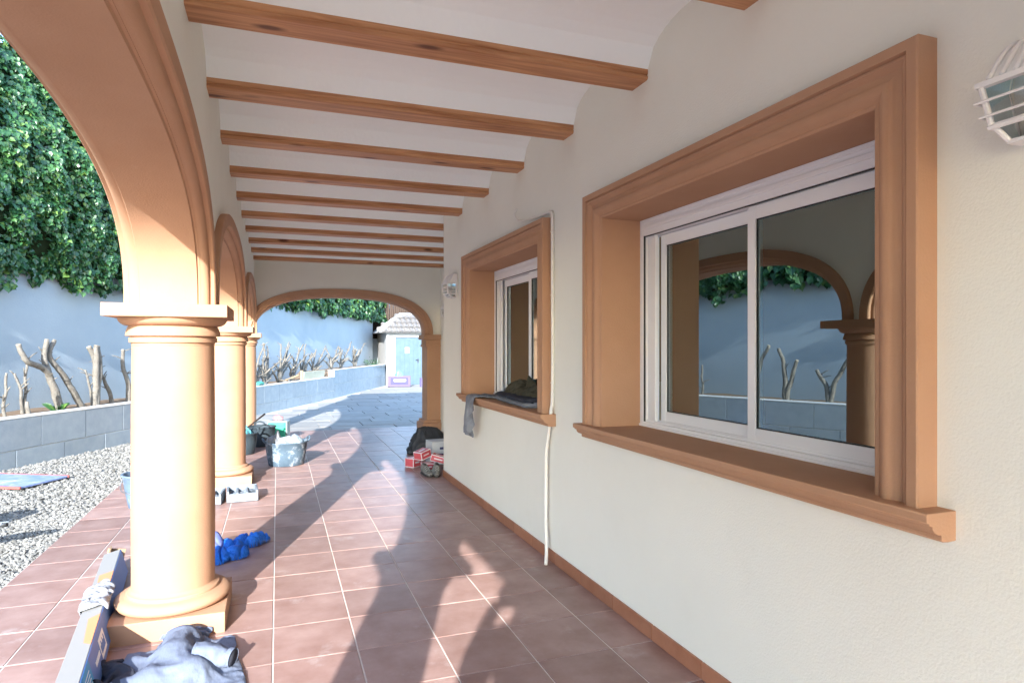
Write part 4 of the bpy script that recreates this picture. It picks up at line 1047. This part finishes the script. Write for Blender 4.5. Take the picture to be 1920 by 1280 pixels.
# clothes on the far window sill
SZ = WZ0 + .035
tr = thing('grey_trousers', 'faded grey trousers on the far window sill with legs hanging over', 'trousers', (XW, 5.7, SZ))
def strip(x0, y0, x1, y1, z, w, nm, sd, m=None):
    L_ = math.hypot(x1-x0, y1-y0); a_ = math.atan2(y1-y0, x1-x0)
    sheet(lambda u, v: True, (L_, w), Matrix.Translation((XW + (x0+x1)/2, (y0+y1)/2, SZ + z)) @ Matrix.Rotation(a_, 4, 'Z'), .10, nm, tr, m or M_GREYC, pin=lambda u, v: u < .06, seed=sd, thick=.012, bend=.8, stiff=25)
strip(.14, 5.42, -.235, 6.10, .05, .17, 'leg', 21)
strip(.13, 5.28, -.195, 5.99, .09, .15, 'leg', 27)
fd = thing('grey_shirt', 'folded blue grey shirt on the far window sill under the olive clothes', 'shirt', (XW + .04, 5.05, SZ))
for k, (zz, rr) in enumerate(((.022, .105), (.055, .095))):
    mb = MB(); cloth_tube(mb, [(-.02+.02*k, 4.50, SZ+zz), (.01, 4.80, SZ+zz), (.03, 5.10, SZ+zz), (.04, 5.34, SZ+zz)], [rr*.9, rr, rr, rr*.85], .22, sd=k*7, amp=.2); mb.v = [(x + XW + .04, y, z) for x, y, z in mb.v]; sub(mb, fd).build('fold', M_GREYC if k == 0 else M_NAVY, fd, smooth=True)
ol = thing('olive_jacket', 'dark olive jacket heaped on top of the clothes on the sill', 'jacket', (XW + .1, 5.0, SZ + .07))
hp = heap([(.04, -.1, .13, .50, 0, .085, .45), (.06, .16, .10, .18, .2, .13, .5), (.05, -.35, .10, .2, .1, .11, .5)], -.12, .20, -.66, .45, .009, [(9, 4, 1.2, .03, 3), (22, 9, .5, .012, 6)], zoff=-.03, warp=.03, seed=11)
hp.build('body', M_OLIVE, ol, smooth=True, fix=False)
MB().add([(.02,-.06,.05),(.12,-.12,.05),(.10,.16,.05),(.07,.02,.155),(.085,.02,.15)], [(0,2,3),(0,1,3),(1,4,3),(1,2,4),(2,3,4)]).build('collar', M_OLIVE, ol)

sills = [o_ for o_ in bpy.data.objects if o_.name.startswith('sill')]
cols_ = [o_ for o_ in bpy.data.objects if o_.name.startswith('base') and o_.parent and o_.parent.name.startswith('column')]
bpy.context.view_layer.update()
run_sim([o_ for o_ in lb.children if o_.name.startswith('carton')] + sills + [o_ for o_ in cols_ if abs(o_.matrix_world.translation.y - 3.97) < .1], [(-.45, 3.36, .03, .085), (-.36, 3.20, .02, .075), (-.52, 3.20, .01, .07), (-.44, 3.55, .03, .075), (-.64, 3.2, .0, .05), (-.62, 3.40, .0, .05),
         (-.17, 5.24, .02, .05), (-.25, 5.18, .02, .055), (-.26, 4.93, .02, .05), (-.40, 4.98, .02, .06), (-.44, 5.15, .04, .08)], 64)

# board, tools on the gravel
bd = thing('blue_board', 'flat blue and red formwork board lying on the gravel', 'board', (-2.95, 8.7, 0), R(-28))
MB().box(-.62, .62, -.30, .30, .0, .022).build('panel', mat('blue_scuffed_board', (.12, .20, .46), .7, (.30, .36, .56), 5, .3, 40, spots=((.55, .57, .62), 6, .56, .12)), bd, bevel=.003)
for s in (-1, 1): MB().box(-.63, .63, s*.312-.011, s*.312+.011, .0, .026).build('red_edge', mat('red_edge_paint', (.30, .09, .08), .7), bd, bevel=.003)
shv = thing('shovel', 'grey steel shovel propped on the gravel at the left picture edge', 'shovel', (-2.2, 5.72, 0))
rings = []
for i in range(13):
    s = i/12; x = .33 - .42*s; w = (.030 + .085*min(1, s*1.6)**.6); z = .19 - .05*s; ring = []
    for k in range(13):
        u = -1 + k/6; ring.append((x + .06*u*u*(s > .5)*0, u*w + .06*s*-1, z + .02*u*u))
    rings.append(ring)
o = MB().loft(rings, closed=False).build('blade', mat('worn_steel', (.36, .40, .42), .45, (.5, .53, .54), 8, .2, 40, .5, .5), shv, smooth=True, fix=False)
sm_ = o.modifiers.new('solid', 'SOLIDIFY'); sm_.thickness = .006
MB().tube([(-.05, -.05, .15), (-.35, -.18, .09), (-1.1, -.5, .0)], .017, 10).build('shaft', mat('ash_handle', (.42, .33, .22), .7), shv, smooth=True)
MB().tube([(.335, .0, .192), (.30, -.002, .19)], [.014, .018], 10).build('tip', M_DARKRUB, shv, smooth=True)
tub('bucket', 'dark mortar bucket on the gravel just outside the left picture edge', -2.49, 6.22, .12, .15, .30, M_TUBD, handles=False, cat='bucket')

# things near the shed and in the far planter
sg = thing('printed_carton', 'purple and white printed carton standing before the shed door', 'carton', (4.35, 24.2, -.014), R(-12))
MB().box(-.45, .40, -.06, .12, .0, .42, M=Matrix.Rotation(R(-12), 4, 'X')).build('body', mat('lilac_card', (.10, .075, .13), .7), sg, bevel=.006)
MB().box(-.34, .30, -.064, -.061, .08, .34, M=Matrix.Rotation(R(-12), 4, 'X')).build('blue_panel', mat('violet_print', (.03, .026, .12), .6), sg)
MB().box(-.22, .22, -.068, -.065, .20, .28, M=Matrix.Rotation(R(-12), 4, 'X')).build('white_label', M_PRINT, sg)
tb = thing('turquoise_bag', 'small turquoise bag resting on the purple carton by the shed', 'bag', (4.33, 24.32, .385))
heap([(0, 0, .16, .10, 0, .20, .6)], -.2, .2, -.14, .14, .014, [(9, 5, .5, .06, 4)], warp=.05, seed=3).build('body', M_TURQ, tb, smooth=True, fix=False)
s2 = thing('violet_carton', 'small violet carton peeking out beside the end arch pilaster', 'carton', (5.25, 24.0, -.014), R(10))
MB().box(-.16, .16, -.1, .1, .0, .34).build('body', mat('violet_card', (.15, .13, .30), .7), s2, bevel=.005)
MB().box(-.10, .10, -.103, -.1005, .16, .26).build('white_label', M_PRINT, s2)
fb = thing('foam_board', 'pale yellowish board lying on edge in the far planter', 'board', along(10.3, .24, .56), math.atan2(PD.y, PD.x))
MB().box(-.75, .75, -.02, .02, .0, .26, M=Matrix.Rotation(R(8), 4, 'X')).build('panel', mat('yellow_foam', (.36, .34, .24), .8, (.44, .42, .34), 3), fb, bevel=.004)
MB().box(-.82, -.755, -.03, .03, .0, .30).build('batten', mat('raw_batten', (.48, .33, .17), .8), fb, bevel=.004)
for i, (t, n, a, L, lbl) in enumerate(((8.9, .3, .35, .7, 'pale cut branch lying left of the foam board'), (9.15, .42, -.4, .6, 'brown cut branch crossing the pale one'), (8.5, .3, .9, .5, 'short cut branch at the planter edge'), (7.7, .32, .2, .55, 'cut branch near the far column'))):
    q = thing('cut_branch', lbl, 'branch', along(t, n, .60), math.atan2(PD.y, PD.x) + a)
    MB().tube(smoothpath([(-L/2, 0, 0), (0, .02, .05), (L/2, -.02, .02 + .12*(i % 2))], 5), [.028 - .0008*k for k in range(11)], 8).build('wood', M_STEM if i != 1 else M_CARD, q, smooth=True)
gp = thing('green_tuft', 'small green plant tuft sprouting in the near planter', 'plant', sp(1.25, .30, .58))
mb = MB()
for k in range(40):
    a = random.uniform(0, 6.28); L_ = random.uniform(.06, .15); q = Vector((math.cos(a), math.sin(a), 0)); b0 = q*random.uniform(0, .06)
    mb.add([b0 + Vector((-q.y, q.x, 0))*.006, b0 - Vector((-q.y, q.x, 0))*.006, b0 + q*L_*.5 + Vector((0, 0, L_*.8)), b0 + q*L_ + Vector((0, 0, L_*.9))], [(0, 1, 2), (0, 2, 3)])
mb.build('blades', M_LEAF, gp, fix=False)
gp2 = thing('green_shrub', 'small dark green plant at the end of the higher planter', 'plant', along(17.4, .75, .78))
mb = MB()
for k in range(160):
    p = Vector((random.gauss(0, .18), random.gauss(0, .12), abs(random.gauss(.08, .08)))); s_ = .05
    d1 = Vector((random.uniform(-1, 1), random.uniform(-1, 1), random.uniform(-1, 1))).normalized()*s_; d2 = Vector((random.uniform(-1, 1), random.uniform(-1, 1), random.uniform(-1, 1))).normalized()*s_
    mb.add([p, p + d1, p + d1*.5 + d2], [(0, 1, 2)])
mb.build('leaves', M_LEAF, gp2, fix=False)
gcl = thing('green_cloth', 'small green cloth on the planter edge beside the far column', 'cloth', along(6.9, .12, .615))
heap([(0, 0, .16, .07, 1.1, .08, .5)], -.2, .2, -.2, .2, .012, [(12, 6, .4, .03, 4)], seed=8).build('cloth', mat('sea_green_cloth', (.05, .25, .20), .8), gcl, smooth=True, fix=False)

# ------------------------------------------------------------------ the photographer behind the camera, whose shadow falls on the tiles
pe = thing('person', 'person in dark clothes standing behind the camera, casting the shadow at the lower right', 'person', (0.0, -.42, 0))
def skin_body(name, verts, edges, rad, m, root, parent):
    me = bpy.data.meshes.new(name); me.from_pydata(verts, edges, []); o = bpy.data.objects.new(name, me); C.objects.link(o); o.parent = parent; me.materials.append(m)
    sk_ = o.modifiers.new('skin', 'SKIN'); sk_.use_smooth_shade = True
    for i, v in enumerate(me.skin_vertices[0].data): v.radius = (rad[i], rad[i]*.85); v.use_root = (i == root)
    sb_ = o.modifiers.new('sub', 'SUBSURF'); sb_.levels = 1; sb_.render_levels = 2; return o
vv = [(0,0,.95),(0,0,1.15),(0,0,1.36),(0,.01,1.46),(0,.03,1.54),(0,.04,1.64),(0,.03,1.72)]
ee = [(0,1),(1,2),(2,3),(3,4),(4,5),(5,6)]; rr = [.165,.175,.20,.085,.065,.10,.075]
for s in (-1, 1):
    b_ = len(vv); vv += [(s*.19,0,1.40),(s*.29,.06,1.18),(s*.27,.13,1.27),(s*.11,.26,1.44),(s*.07,.29,1.47)]; rr += [.075,.070,.056,.040,.040]
    ee += [(2,b_),(b_,b_+1),(b_+1,b_+2),(b_+2,b_+3),(b_+3,b_+4)]
    b_ = len(vv); vv += [(s*.10,0,.88),(s*.12,.02,.50),(s*.13,-.01,.09),(s*.14,.13,.045)]; rr += [.10,.068,.045,.040]
    ee += [(0,b_),(b_,b_+1),(b_+1,b_+2),(b_+2,b_+3)]
skin_body('body', vv, ee, rr, mat('dark_clothing', (.05, .055, .07), .9), 0, pe)
cmr = thing('camera_body', 'black camera held by the person behind the viewpoint', 'camera', (0, -.12, 1.5))
MB().box(-.07, .07, -.06, .0, -.05, .05).box(-.03, .03, -.055, -.005, .05, .075).build('body', M_DARKRUB, cmr, bevel=.008)
MB().tube([(0, .0, 0), (0, .07, 0)], .036, 20).build('lens', M_DARKRUB, cmr, smooth=True)
